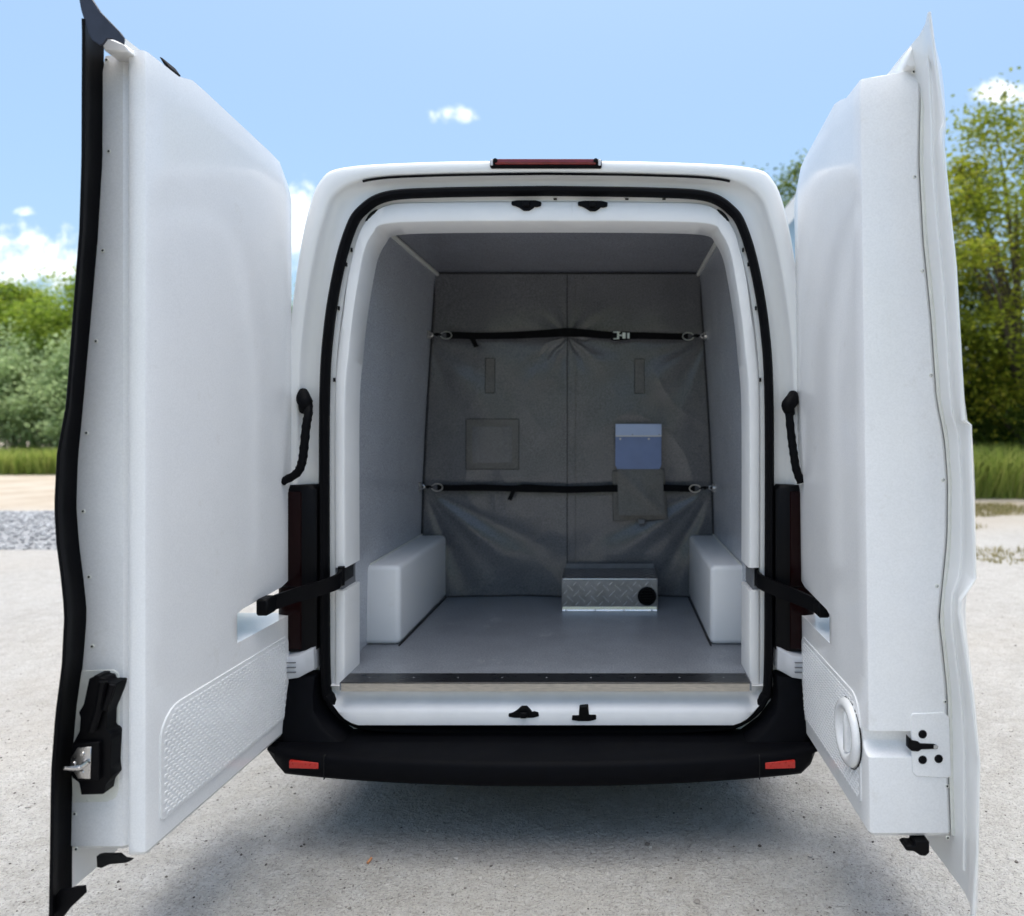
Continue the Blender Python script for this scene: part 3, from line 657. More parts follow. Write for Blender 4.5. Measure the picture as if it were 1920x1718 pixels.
        lk.prism([W(*zz(a, b), 1.800) for a, b in ((245, 1010), (555, 1005), (560, 1030), (560, 1480), (300, 1490), (215, 1300), (220, 1090))], (0, .02, 0), r=.002)
        lk.tube([W(*zz(620, 250), 1.805), W(*zz(560, 600), 1.803), W(*zz(480, 860), 1.803)], .010, n=8); lk.tube([W(*zz(735, 290), 1.808), W(*zz(640, 600), 1.806)], .007, n=8)
        lk.build('lock', M['plast'], door)
        pt = MB().prism([W(*zz(a, b), 1.7975) for a, b in ((300, 1070), (465, 1065), (455, 1460), (300, 1455), (205, 1290), (215, 1200))], (0, .006, 0), r=.0008)
        for a, b in ((360, 1150), (250, 1270), (410, 1270), (355, 1380)):
            c = W(*zz(a, b), 1.7975); pt.lathe(c, [(.0001, -.003), (.005, -.003), (.0065, 0)], n=12)
        pt.tube([W(*zz(440, 1240), 1.795), W(*zz(330, 1320), 1.79), W(*zz(240, 1330), 1.775), W(*zz(130, 1325), 1.76)], [.006, .007, .006, .004], n=8); pt.build('latch_plate', M['steel'], door)
        MB().prism([W(a, b, 1.868) for a, b in ((181, 1606), (190, 1604), (222, 1604), (232, 1612), (246, 1614), (236, 1618), (205, 1621), (190, 1628), (182, 1626))], (0, .012, 0)).build('bolt_recess', M['gap'], door)
        sp = [(200, 113), (204, 284), (193, 470), (180, 640), (162, 812), (156, 959), (167, 1082), (173, 1212), (140, 1526), (143, 1592)]; dd = CY * -1 + YE + .0255
        sp.append((165, 1500))
    else:
        dd = CY * -1 + YE + .0005
        bead = MB()
        bead.tube([Vector((X(le(z) + .003), YE + .002, z)) for z in [lerp(.38, 2.46, i / 50) for i in range(51)]], .006, n=6); bead.build('sealant_bead', M['liner_edge'], door)
        MB().tube([Vector((X(lerp(le(z), se(z), .5)), -.775, z)) for z in [lerp(.34, 2.46, i / 50) for i in range(51)]], .0035, n=6).build('edge_rib', M['paint'], door)
        D = dd
        pad = MB().prism([W(a, b, D - .004) for a, b in ((1708, 1343), (1712, 1338), (1735, 1338), (1770, 1336), (1780, 1345), (1784, 1456), (1778, 1459), (1718, 1456), (1711, 1448))], (0, .01, 0), r=.0015); pad.build('lock_plate', M['liner'], door)
        for a, b in ((1730, 1377), (1730, 1425), (1760, 1423)):
            c = W(a, b, D - .0045); MB().lathe(c, [(.0001, -.0010), (.0085, -.0012), (.0105, -.0022), (.0118, 0)], n=18).build('plug', M['plast'], door)
        MB().prism([W(a, b, D - .008) for a, b in ((1704, 1382), (1710, 1389), (1722, 1391), (1726, 1395), (1752, 1396), (1760, 1400), (1758, 1405), (1728, 1406), (1722, 1410), (1710, 1409), (1704, 1404))], (0, .02, 0), r=.0015).build('lock', M['plast'], door)
        MB().prism([W(a, b, D - .009) for a, b in ((1751, 1397.5), (1757, 1398), (1759, 1401), (1756, 1404), (1751, 1404))], (0, .01, 0)).build('latch_tip', M['steel'], door)
        MB().prism([W(a, b, 1.90) for a, b in ((1696, 1590), (1702, 1586), (1716, 1587), (1716, 1578), (1743, 1578), (1743, 1600), (1736, 1606), (1726, 1605), (1714, 1597), (1700, 1596))], (0, .04, 0), r=.002).build('bolt', M['plast'], door)
        zc, yc = .600, -.545
        MB().lathe((X(fx(zc) - .004), yc, zc), [(.094, .0), (.096, -.007), (.090, -.016), (.078, -.019), (.066, -.017), (.061, -.010), (.056, -.001), (.0001, -.001)], n=48, axis='x').build('release_handle', M['liner'], door, smooth=50)
        h = MB(); h.box((X(fx(zc)) - .020, yc - .012, zc - .058), (X(fx(zc)) + .004, yc + .012, zc + .058), r=.006, seg=2); h.build('grip', M['liner'], door, smooth=50)
        MB().lathe((X(fx(zc) - .002), yc - .002, zc - .001), [(.098, 0), (.0985, -.004), (.096, -.004)], n=48, axis='x').build('shadow_gap', M['gap'], door)
        # stiffening top pressing
        MB().prism([W(a, b, 1.90) for a, b in ((1709, 84), (1728, 72), (1731, 124), (1706, 127), (1698, 122))], (0, .12, 0), r=.004).build('corner_gusset', M['paint'], door)
        sp = [(1713, 135), (1715, 332), (1730, 508), (1746, 704), (1769, 900), (1757, 1099), (1772, 1316), (1776, 1474), (1777, 1571)]
    for a, b in sp:
        c = W(a, b, dd); sc = MB(); sc.lathe(c, [(.0001, .0012), (.0022, .0008), (.0030, -.0014), (.0052, -.0012), (.0060, .0006)], n=12)
        o = sc.build('screw', [M['liner_edge'], M['gap']], door, smooth=0)
        for f in o.data.polygons:
            if (f.center - c).length < .0027: f.material_index = 1
    return door
make_door(-1); make_door(1)

# ================================================================== THINGS IN THE CARGO BAY
# partition curtain
cur = empty('partition_curtain', (0, YB, FZ), 'grey tarpaulin partition curtain hanging across the cargo bay with sewn patches', 'curtain')
CINV = Matrix.Translation((0, -YB, -FZ))
def child(o, p):
    o.parent = p; o.matrix_parent_inverse = Matrix.Translation(-p.location); return o
def fold(x, z):
    h = 0.0
    for s in (-1, 1):
        ax, az = s * .80, 1.16; dx = (x - ax) * -s; dz = z - az; r = math.hypot(dx, dz)
        if r > .02:
            a = math.degrees(math.atan2(-dz, dx))     # 0 = towards middle, 90 = down
            wn = max(0, min(1, (a - 12) / 14)) * max(0, min(1, (84 - a) / 14)) * max(0, min(1, (r - .08) / .25)) * max(0, 1 - r / 1.0) ** .7
            ph = .25 if s < 0 else 1.1
            h += wn * (.014 * math.sin(a * .155 + ph + .9 * math.sin(r * 4)) + .005 * math.sin(a * .33 + 2 * ph + 1.5 * r))
        ax, az = s * .78, 1.99; dx = (x - ax) * -s; dz = z - az; r = math.hypot(dx, dz)
        a = math.degrees(math.atan2(-dz, dx)); wn = max(0, min(1, (a - 8) / 14)) * max(0, min(1, (80 - a) / 14)) * min(1, r / .2) * max(0, 1 - r / 1.0)
        h += wn * .004 * math.sin(a * .17 + s)
    r = math.hypot(x - .0, z - 1.99); a = math.atan2(z - 1.99, x)
    if r < .45 and r > .01: h += .0042 * math.sin(a * 9 + 1.3) * min(1, r / .05) * (1 - r / .45) ** 1.5 * (1.0 if z < 1.99 else .5)
    rg = 1 - abs(noise.noise(Vector((x * 3.2 + 1.5 * z, z * 1.9 - .8 * x, 5.7))))
    h += .004 * rg ** 4 * max(0., min(1., (1.95 - z) / .2))
    rg = 1 - abs(noise.noise(Vector((x * 7.5 - 3 * z, z * 5 + 2 * x, 1.7))))
    h += .0010 * rg ** 5 * max(0., min(1., (1.95 - z) / .1))
    if r < .22 and z < 2.0: h += .0030 * (1 - r / .22) * math.sin(a * 17 + 6 * noise.noise(Vector((x * 9, z * 9, 2)))) * min(1, r / .02)
    h += .008 * noise.noise(Vector((x * 2.1, z * 1.7, 3.3))) + .0035 * noise.noise(Vector((x * 6, z * 4, 8.1)))
    damp = min(1, abs(z - 1.156) / .05 + .25) if True else 1
    h -= .004 * math.exp(-((z - 1.156) / .03) ** 2) + .004 * math.exp(-((z - 1.993) / .03) ** 2)
    h += .003 * math.exp(-((x - .0) / .006) ** 2)
    low = max(0, (.80 - z) / .25); h += .012 * low * math.sin(x * 9 + 1) * min(1, low * 2)
    return h
def cur_pt(x, z, off=0): return Vector((x, YB - .006 - fold(x, z) - off, z))
NXc, NZc = 260, 280; rows = []
for j in range(NZc + 1):
    z = lerp(FZ + .001, 2.340, j / NZc); wx = wallx(z) - .004 if z > .9 else .800
    rows.append([cur_pt(lerp(-wx, wx, i / NXc), z) for i in range(NXc + 1)])
for r in rows:
    for i in (0, -1): r[i].y = max(r[i].y, YB - .02)
sh = MB(); sh.grid(rows); cs = sh.build('sheet', M['tarp'], None, smooth=60); child(cs, cur)
md = cs.modifiers.new('thickness', 'SOLIDIFY'); md.thickness = .002; md.offset = 1
def cpatch(pxs, name, material, off=.002, th=.0015, n=10, d=3.86):
    x0 = W(pxs[0], 0, d).x; x1 = W(pxs[2], 0, d).x; z1 = W(0, pxs[1], d).z; z0 = W(0, pxs[3], d).z; rows = []
    for j in range(n + 1):
        z = lerp(z0, z1, j / n); rows.append([cur_pt(lerp(x0, x1, i / n), z, off) for i in range(n + 1)])
    m = MB(); m.grid(rows); bt = rows[0] + [r[-1] for r in rows[1:]] + rows[-1][-2::-1] + [r[0] for r in rows[-2:0:-1]]
    m.grid([bt + [bt[0]], [p + Vector((0, off + .002, 0)) for p in bt + [bt[0]]]])
    return child(m.build(name, material, None, smooth=50), cur), (x0, x1, z0, z1)
def border(rect, off=.0042, rad=.0013, name='stitching'):
    x0, x1, z0, z1 = rect; P = []
    for a, b in (((x0, z0), (x1, z0)), ((x1, z0), (x1, z1)), ((x1, z1), (x0, z1)), ((x0, z1), (x0, z0))):
        for k in range(12): P.append(cur_pt(lerp(a[0], b[0], k / 12), lerp(a[1], b[1], k / 12), off))
    P.append(P[0]); m = MB().tube(P, rad, n=5, caps=False); return child(m.build(name, M['thread'], None), cur)
for px in ((910, 672, 928, 737), (1190, 673, 1208, 738), (874, 786, 973, 880)):
    o, rc = cpatch(px, 'patch', M['tarp2']); border(rc)
o, rc = cpatch((886, 800, 960, 868), 'patch', M['tarp'], off=.004)
# centre seam and header hem
zz_ = [lerp(FZ + .01, 2.338, i / 120) for i in range(121)]
for x, rad in ((-.002, .0022), (.043, .0012)):
    child(MB().tube([cur_pt(x, z, .001) for z in zz_], rad, n=5).build('seam', M['thread'] if x < 0 else M['tarp2'], None), cur)
child(MB().tube([Vector((lerp(-.72, .72, i / 20), YB - .010, 2.334)) for i in range(21)], .003, n=6).build('hem', M['thread'], None), cur)
child(MB().tube([Vector((lerp(-.66, .66, i / 40), cur_pt(lerp(-.66, .66, i / 40), FZ + .005).y - .003, FZ + .004)) for i in range(41)], .0035, n=6).build('hem', M['thread'], None), cur)
for s in (-1, 1):
    child(MB().tube([Vector((s * (wallx(lerp(.9, 2.33, i / 20)) - .004), YB - .024, lerp(.9, 2.33, i / 20))) for i in range(21)], .0035, n=6).build('hem', M['thread'], None), cur)
# sewn pouch with its flap, right of the seam
d = 3.815
child(MB().prism([W(a, b, 3.832) for a, b in ((1148, 884), (1246, 880), (1252, 974), (1150, 977))], (0, .016, 0), r=.002).build('pouch', M['tarp2'], None), cur)
pf = []
for j in range(13):
    t = j / 12; r = []
    for i in range(13):
        u = i / 12; p = W(lerp(lerp(1157, 1160, t), lerp(1242, 1246, t), u), lerp(880, 966, t) + 0 * u, 3.800)
        p.y += -.006 * math.exp(-((u - t) / .12) ** 2) + .003 * math.sin(u * 5 + t * 3) - .014 * t; r.append(p)
    pf.append(r)
m = MB(); m.grid(pf); bt = pf[0] + [r[-1] for r in pf[1:]] + pf[-1][-2::-1] + [r[0] for r in pf[-2:0:-1]]; m.grid([bt + [bt[0]], [p + Vector((0, .010, 0)) for p in bt + [bt[0]]]])
child(m.build('pouch_flap', M['tarp2'], None, smooth=50), cur)
child(MB().prism([W(a, b, 3.82) for a, b in ((1196, 974), (1209, 974), (1208, 982), (1197, 983))], (0, .008, 0), r=.001).build('pull_tab', M['gap_grey'], None), cur)

# document holder
dh = empty('document_holder', W(1197, 880, 3.80), 'blue plastic document holder with pale top strip standing out of the curtain pouch', 'document holder')
def addto(m, name, material, p, **k): return child(m.build(name, material, None, **k), p)
addto(MB().prism([W(a, b, 3.802) for a, b in ((1154, 796), (1240, 796), (1240, 872), (1237, 880), (1157, 880), (1153.5, 872))], (0, .012, 0), r=.001), 'back_plate', M['blue'], dh)
addto(MB().prism([W(a, b, 3.796) for a, b in ((1154, 795), (1240.5, 795), (1240.5, 818), (1154, 818.5))], (0, .008, 0), r=.001), 'top_strip', M['bluelight'], dh)
addto(MB().box(W(1154, 819, 3.793), W(1240.5, 816.5, 3.797)), 'strip_lip', M['clear'], dh)
for a, b in ((1163, 823), (1216.5, 823)):
    addto(MB().lathe(W(a, b, 3.801), [(.0001, -.003), (.0045, -.0025), (.006, 0)], n=12), 'rivet', M['steel'], dh)
for a, b in ((1186, 815), (1236, 815)):
    addto(MB().lathe(W(a, b, 3.7955), [(.0001, -.002), (.003, 0)], n=10), 'rivet', M['gap_grey'], dh)

# cargo straps
def cargo_strap(pts, label, tail, buckle, gap=None):
    root = empty('cargo_strap', W(pts[0][0], pts[0][1], 3.80), label, 'cargo strap', 'cargo straps across the curtain')
    P = catmull([tuple(W(a, b, 3.812)) + (h,) for a, b, h in pts], 8); rows = []
    for x, y, z, h in P:
        yy = min(y, cur_pt(max(-.78, min(.78, x)), z).y - .010); hh = h
        rows.append([Vector((x, yy - .002, z + hh)), Vector((x, yy + .002, z + hh)), Vector((x, yy + .002, z - hh)), Vector((x, yy - .002, z - hh))])
    m = MB(); m.grid(rows, closed=True); m.cap(rows[0]); m.cap(rows[-1]); addto(m, 'webbing', M['web'], root)
    q = [W(a, b, 3.80) for a, b in tail]; addto(MB().prism(q, (0, .004, 0)), 'tail', M['web'], root)
    for k in (0, -1):
        s = -1 if k == 0 else 1
        c = rows[k][0] * .5 + rows[k][2] * .5
        ring = MB().tube([c + Vector((s * .000 + s * .030 * math.cos(a_), -.004, .020 * math.sin(a_))) for a_ in [2 * math.pi * i / 20 for i in range(21)]], .0030, n=6, caps=False)
        addto(ring, 'ring', M['steel'], root)
        A = ANCH[(0 if k == 0 else 1) + (0 if 'upper' in label else 2)][0]
        hk = MB().tube([c + Vector((s * .026, -.004, 0)), (c * .5 + A * .5) + Vector((0, -.004, .006)), A + Vector((-s * .018, 0, 0))], [.005, .006, .004], n=7); hk.box(c * .45 + A * .55 + Vector((-.008, -.008, -.007)), c * .45 + A * .55 + Vector((.008, .004, .007)), r=.002, seg=1)
        addto(hk, 'snap_hook', M['plast'], root)
    if buckle:
        D = 3.795
        addto(MB().prism([W(a, b, D) for a, b in ((1146, 622), (1181, 622), (1181, 637), (1152, 639), (1145, 637))], (0, .012, 0), r=.002), 'buckle_base', M['plast'], root)
        bk = MB()
        for a0, b0, a1, b1 in ((1150, 622, 1163, 624), (1157, 622.5, 1161, 636), (1150, 634.5, 1157, 636.5), (1161, 628, 1167, 630), (1167, 624, 1173, 635), (1176, 624.5, 1180.5, 635)):
            lo = W(a0, b1, D - .008); hi = W(a1, b0, D - .001); bk.box((lo.x, min(lo.y, hi.y), lo.z), (hi.x, max(lo.y, hi.y), hi.z), r=.001, seg=1)
        addto(bk, 'buckle', M['steel'], root)
    return root
cargo_strap([(837, 629, .018), (858, 629, .019), (900, 630, .018), (960, 629, .019), (1020, 626, .021), (1060, 623.5, .024), (1095, 625, .022), (1150, 629, .019), (1210, 629.5, .018), (1260, 631, .017), (1290, 631, .019)], 'black cargo strap with steel buckle across the upper part of the grey curtain', ((881, 636), (891, 636), (897, 649), (889, 652)), True)
cargo_strap([(820, 914, .017), (850, 915, .016), (900, 914.5, .018), (960, 916, .017), (985, 915.5, .022), (1030, 917, .019), (1063, 918, .019), (1110, 917, .018), (1148, 916, .019), (1250, 915, .018), (1280, 916, .018), (1303, 916, .019)], 'black cargo strap across the lower part of the curtain, passing behind the pouch', ((958, 922), (966, 922), (959, 939), (951, 937)), False)

# tread-plate box on the floor
BX0, BX1 = -.012, .477; BYF = 3.573 - 2.6; BYB = 1.215; BZT = .717
ab = empty('aluminium_box', ((BX0 + BX1) / 2, (BYF + BYB) / 2, FZ), 'low aluminium tread-plate box with round black vent on the cargo floor', 'metal box')
m = MB(); m.prism([(BX0 + .004, BYF + .004, FZ), (BX0 + .004, BYF, .70), (BX0 + .004, BYF + .004, BZT - .004), (BX0 + .004, BYF + .012, BZT), (BX0 + .004, BYB, BZT + .002), (BX0 + .004, BYB, FZ)], (BX1 - BX0 - .008, 0, 0)); addto(m, 'cover', M['alu'], ab, smooth=30)
for x in (BX0, BX1 - .006):
    addto(MB().prism([(x, BYF - .002, FZ), (x, BYF - .002, BZT - .006), (x, BYF + .01, BZT + .003), (x, BYB, BZT + .005), (x, BYB, FZ)], (.006, 0, 0), r=.0008), 'end_plate', M['alu'], ab)
addto(MB().box((BX0 + .006, BYF - .0035, BZT - .007), (BX1 - .006, BYF + .006, BZT - .0005), r=.002), 'fold_edge', M['aluraise'], ab)
addto(MB().box((BX0 + .006, BYB - .004, BZT + .002), (BX1 - .006, BYB, BZT + .028)), 'back_flange', M['gap_grey'], ab)
fl_ = addto(MB().prism([(BX0 + .004, BYF - .022, FZ + .0006), (BX0 + .004, BYF - .022, FZ + .004), (BX0 + .004, BYF - .004, FZ + .006), (BX0 + .004, BYF - .002, FZ + .020), (BX0 + .004, BYF + .003, FZ + .020), (BX0 + .004, BYF + .003, FZ + .0006)], (BX1 - BX0 - .008, 0, 0)), 'base_flange', M['aluraise'], ab)
for t in (.05, .35, .65, .94):
    addto(MB().lathe((lerp(BX0, BX1, t), BYF - .014, FZ + .005), [(.0001, .003), (.004, .0025), (.006, -.001)], n=10, axis='z'), 'screw', M['screw'], ab)
tb = MB()
def bar(c, ang, L, wd, nrm, ux, uz):
    a = R(ang); d1 = ux * math.cos(a) + uz * math.sin(a); d2 = uz * math.cos(a) - ux * math.sin(a)
    t1, t2, hh = d1 * L * .62, d2 * wd * .62, nrm * .0016
    vs = [c - d1 * L, c - d2 * wd, c + d1 * L, c + d2 * wd, c - t1 + hh, c - t2 + hh, c + t1 + hh, c + t2 + hh]
    tb.add(vs, [(0, 1, 5, 4), (1, 2, 6, 5), (2, 3, 7, 6), (3, 0, 4, 7), (4, 5, 6, 7)])
vx, vz = BX0 + .435, FZ + .074
for r_ in range(6):
    for c_ in range(17):
        x = BX0 + .012 + c_ * .0305; z = FZ + .030 + r_ * .0285
        diag = (r_ + c_) % 2
        if diag and False: continue
        for k in range(5):
            o = (k - 2) * .0062
            if (c_ + r_) % 2: continue
            sgn = 1 if r_ % 2 == 0 else -1
            cx_ = x + o; cz_ = z + o * sgn * 1.0
            if cx_ < BX0 + .012 or cx_ > BX1 - .012 or cz_ > BZT - .016 or cz_ < FZ + .026: continue
            if math.hypot(cx_ - vx, cz_ - vz) < .054: continue
            bar(Vector((cx_, BYF - .0005 + .004 * max(0, (.70 - cz_) / .147), cz_)), 58, .0098, .0026, Vector((0, -1, 0)), Vector((1, 0, 0)), Vector((0, 0, 1)))
for r_ in range(7):
    for c_ in range(17):
        if (c_ + r_) % 2: continue
        x = BX0 + .012 + c_ * .0305; y = BYF + .022 + r_ * .03; sgn = 1 if r_ % 2 == 0 else -1
        for k in range(5):
            o = (k - 2) * .0062; cx_, cy_ = x + o, y + o * sgn
            if cx_ < BX0 + .012 or cx_ > BX1 - .012 or cy_ < BYF + .014 or cy_ > BYB - .012: continue
            bar(Vector((cx_, cy_, BZT + .0005 + .002 * (cy_ - BYF - .012) / (BYB - BYF - .012))), 58, .0098, .0026, Vector((0, 0, 1)), Vector((1, 0, 0)), Vector((0, 1, 0)))
addto(tb, 'tread_bars', M['aluraise'], ab, smooth=0, kind='stuff')
vt = addto(MB().lathe((vx, BYF, vz), [(.047, .004), (.048, -.006), (.044, -.011), (.038, -.012), (.036, -.004), (.0001, -.003)], n=32), 'vent', M['plast'], ab)
for k in range(5):
    z = vz + (k - 2) * .014; hw = math.sqrt(max(0, .036 ** 2 - (z - vz) ** 2)); addto(MB().box((vx - hw, BYF - .010, z - .003), (vx + hw, BYF - .003, z + .002), r=.0008, seg=1), 'vent_slat', M['plast'], ab)

# ================================================================== BACKGROUND
def leaf_tree(name, loc, H, rx, rz, base, leaf, seed, label, cat, group, nclus=70, nleaf=95, lsize=.16, trunk_r=.16, low=0.0, droop=0.0, spread=.55):
    rnd = random.Random(seed); root = empty(name, loc, label, cat, group)
    o = Vector(loc); tr = MB(); lean = Vector((rnd.uniform(-.3, .3), rnd.uniform(-.3, .3), 0))
    top = Vector((0, 0, H * .8)) + lean
    pts = [Vector((0, 0, -.05)), Vector((lean.x * .2, lean.y * .1, H * .25)), Vector((lean.x * .6, lean.y * .6, H * .55)), top]
    tr.tube(pts, [trunk_r, trunk_r * .8, trunk_r * .5, trunk_r * .12], n=9)
    cz = base + (H - base) / 2; C = Vector((lean.x * .6, lean.y * .6, cz)); clus = []
    for k in range(nclus):
        while True:
            p = Vector((rnd.uniform(-1, 1), rnd.uniform(-1, 1), rnd.uniform(-1, 1)))
            if .30 < p.length < 1 and rnd.random() < .35 + .65 * p.length: break
        lump = .78 + .34 * noise.noise(p.normalized() * 1.9 + Vector((seed * 3.1, 0, 0)))
        wz = 1.0 - .25 * max(0, p.z)
        clus.append(C + Vector((p.x * rx * lump * wz, p.y * rx * lump * wz, p.z * rz * (lump + .08))))
    limbs = sorted(clus, key=lambda c: rnd.random())[:16]
    for c in limbs:
        t = min(.95, max(.15, (c.z - H * .12) / H * .75)); st = Vector((lean.x * t, lean.y * t, H * .8 * t)); mid = st.lerp(c, .55) + Vector((0, 0, .12 * (c - st).length))
        tr.tube([st, mid, c], [trunk_r * .38, trunk_r * .2, trunk_r * .05], n=6, caps=False)
    child_local(tr.build('trunk', M['bark'], None, smooth=50), root)
    V_, F_l, T = [], [], []
    for c in clus:
        cr = rnd.uniform(.55, 1.15) * spread * (rx / 2.2) ** .6; tint = min(1, max(0, .5 + rnd.gauss(0, .22)))
        for q in range(int(nleaf * rnd.uniform(.6, 1.3))):
            g_ = Vector((rnd.gauss(0, 1), rnd.gauss(0, 1), rnd.gauss(0, .75))) * (cr * .55); p = c + g_; p.z = max(p.z, .1)
            s_ = lsize * rnd.uniform(.6, 1.35); a = Vector((rnd.gauss(0, 1), rnd.gauss(0, 1), rnd.gauss(0, .5) - droop)).normalized(); nrm = Vector((rnd.gauss(0, .7), rnd.gauss(0, .7), 1)).normalized(); b_ = a.cross(nrm).normalized() * s_ * .30
            i0 = len(V_); V_ += [p, p + a * s_ * .5 + b_, p + a * s_, p + a * s_ * .5 - b_]; F_l.append((i0, i0 + 1, i0 + 2, i0 + 3)); T += [min(1, max(0, tint + rnd.gauss(0, .05)))] * 4
    me = bpy.data.meshes.new('crown'); me.from_pydata([tuple(v) for v in V_], [], F_l)
    at = me.attributes.new('tint', 'FLOAT', 'POINT'); at.data.foreach_set('value', T); me.materials.append(leaf)
    co = bpy.data.objects.new('crown', me); COL.objects.link(co); co.parent = root
    return root
def child_local(o, p): o.parent = p; return o
# right-hand side
TG = 'trees beyond the yard'
leaf_tree('tree', (10.0, 14.2, 0), 8.9, 3.9, 4.1, 1.0, M['leafY'], 11, 'tall yellow-green tree rising at the right edge beyond the open door', 'tree', TG, nclus=190, nleaf=230, lsize=.12, spread=.50, trunk_r=.17)
leaf_tree('tree', (9.9, 17.6, 0), 6.6, 3.2, 3.4, .2, M['leafD'], 12, 'dark green tree low behind the yellow-green tree at right', 'tree', TG, nclus=170, nleaf=150, lsize=.13)
leaf_tree('tree', (13.8, 17.5, 0), 9.8, 3.0, 4.3, 1.2, M['leafG'], 13, 'mid green tree just past the right edge of the view', 'tree', TG, nclus=110, nleaf=100, lsize=.18)
leaf_tree('tree', (7.2, 23.5, 0), 12.2, 3.3, 4.9, 2.0, M['leafG'], 14, 'green tree top showing above the van roof beside the right door', 'tree', TG, nclus=190, nleaf=170, lsize=.14)
leaf_tree('tree', (17.5, 15.5, 0), 8.6, 2.8, 3.9, 1.2, M['leafY'], 15, 'yellow-green tree farthest right, outside the frame edge', 'tree', TG, nclus=80, nleaf=90, lsize=.2)
leaf_tree('shrub', (9.9, 13.0, 0), 2.25, 1.0, 1.05, .15, M['leafG'], 16, 'small bright green shrub in the grass at the right edge', 'shrub', 'shrubs', nclus=40, nleaf=80, lsize=.12, trunk_r=.03, spread=.5)
leaf_tree('shrub', (8.3, 16.3, 0), 3.4, 1.5, 1.9, -.3, M['leafD'], 17, 'dark green shrub at the foot of the trees beside the right door edge', 'shrub', 'shrubs', nclus=70, nleaf=110, lsize=.13, trunk_r=.04, spread=.55)
leaf_tree('shrub', (9.6, 15.2, 0), 2.6, 1.3, 1.5, -.4, M['leafG'], 19, 'low green shrub between grass and trees just right of the door edge', 'shrub', 'shrubs', nclus=80, nleaf=110, lsize=.12, trunk_r=.03, spread=.55)
leaf_tree('shrub', (10.9, 16.6, 0), 3.6, 1.7, 2.0, -.3, M['leafD'], 18, 'dark green shrub at the foot of the trees at the right frame edge', 'shrub', 'shrubs', nclus=70, nleaf=110, lsize=.13, trunk_r=.04, spread=.55)
# left-hand side
for i, (x, y, H, r_) in enumerate(((-18.9, 23.6, 7.6, 2.6), (-22.4, 24.4, 7.5, 2.7), (-15.2, 24.6, 7.8, 2.6), (-26.6, 24.0, 7.4, 2.7), (-11.5, 25.5, 7.6, 2.6))):
    leaf_tree('tree', (x, y, 0), H, r_, H * .47, .6, M['leafL'], 30 + i, ['yellow-green tree in the left background hedge row, touching the door edge', 'yellow-green tree at the left frame edge behind the sage shrubs', 'yellow-green tree hidden mostly behind the open left door', 'yellow-green tree outside the left frame edge', 'yellow-green tree behind the van and left door'][i], 'tree', 'trees of the left hedge row', nclus=250, nleaf=170, lsize=.14, trunk_r=.11)
for i, (x, y, H, r_) in enumerate(((-17.6, 20.9, 4.5, 1.8), (-19.9, 21.0, 4.7, 1.9), (-15.6, 21.3, 4.5, 1.7), (-22.7, 20.9, 4.6, 1.8), (-13.2, 21.3, 4.4, 1.7))):
    leaf_tree('shrub', (x, y, 0), H, r_, H * .56, -.3, M['leafS'], 50 + i, ['sage green shrub in the left hedge beside the black door edge', 'sage green shrub in the left hedge at the frame edge', 'sage green shrub hidden behind the open left door', 'sage green shrub past the left frame edge', 'sage green shrub hidden behind the left door near the van'][i], 'shrub', 'sage shrubs of the left hedge', nclus=170, nleaf=130, lsize=.13, trunk_r=.05, spread=.6)

# grasses
def grass(name, regions, material, seed, label):
    rnd = random.Random(seed); V_, F_l, T = [], [], []
    for (x0, x1, y0, y1, n, h0, h1, tuft) in regions:
        for k in range(n):
            bx = rnd.uniform(x0, x1); by = rnd.uniform(y0, y1)
            if noise.noise(Vector((bx * .55, by * .55, seed))) < tuft: continue
            tint = rnd.random()
            for q in range(9):
                p = Vector((bx + rnd.gauss(0, .05), by + rnd.gauss(0, .05), 0)); h = rnd.uniform(h0, h1); a = rnd.uniform(0, 6.28); ln = Vector((math.cos(a), math.sin(a), 0)) * h * rnd.uniform(.1, 1.0); wv = Vector((-math.sin(a), math.cos(a), 0)) * (.006 + .006 * h)
                i0 = len(V_); V_ += [p - wv, p + wv, p + ln * .35 + Vector((0, 0, h * .6)) + wv * .7, p + ln * .35 + Vector((0, 0, h * .6)) - wv * .7, p + ln + Vector((0, 0, h * .92))]
                F_l += [(i0, i0 + 1, i0 + 2, i0 + 3), (i0 + 3, i0 + 2, i0 + 4)]; T += [tint] * 5
    me = bpy.data.meshes.new(name); me.from_pydata([tuple(v) for v in V_], [], F_l); at = me.attributes.new('tint', 'FLOAT', 'POINT'); at.data.foreach_set('value', T); me.materials.append(material)
    o = bpy.data.objects.new(name, me); COL.objects.link(o); o['kind'] = 'stuff'; o['label'] = label; o['category'] = 'grass'
grass('tall_grass', [(5.5, 13, 11.6, 14.8, 5200, .25, 1.25, -.7), (-24, -10, 18.4, 20.4, 4600, .25, .95, -.8), (6, 16, 14.4, 18, 1500, .5, 1.2, -.6)], M['grass'], 3, 'tall green grass growing at the edge of the yard')
grass('dry_grass', [(4.2, 9, 5.6, 10.6, 2600, .03, .10, .05), (3.6, 7, 3.0, 5.5, 700, .02, .05, .25)], M['drygrass'], 4, 'sparse dry grass lying on the pale ground at right')

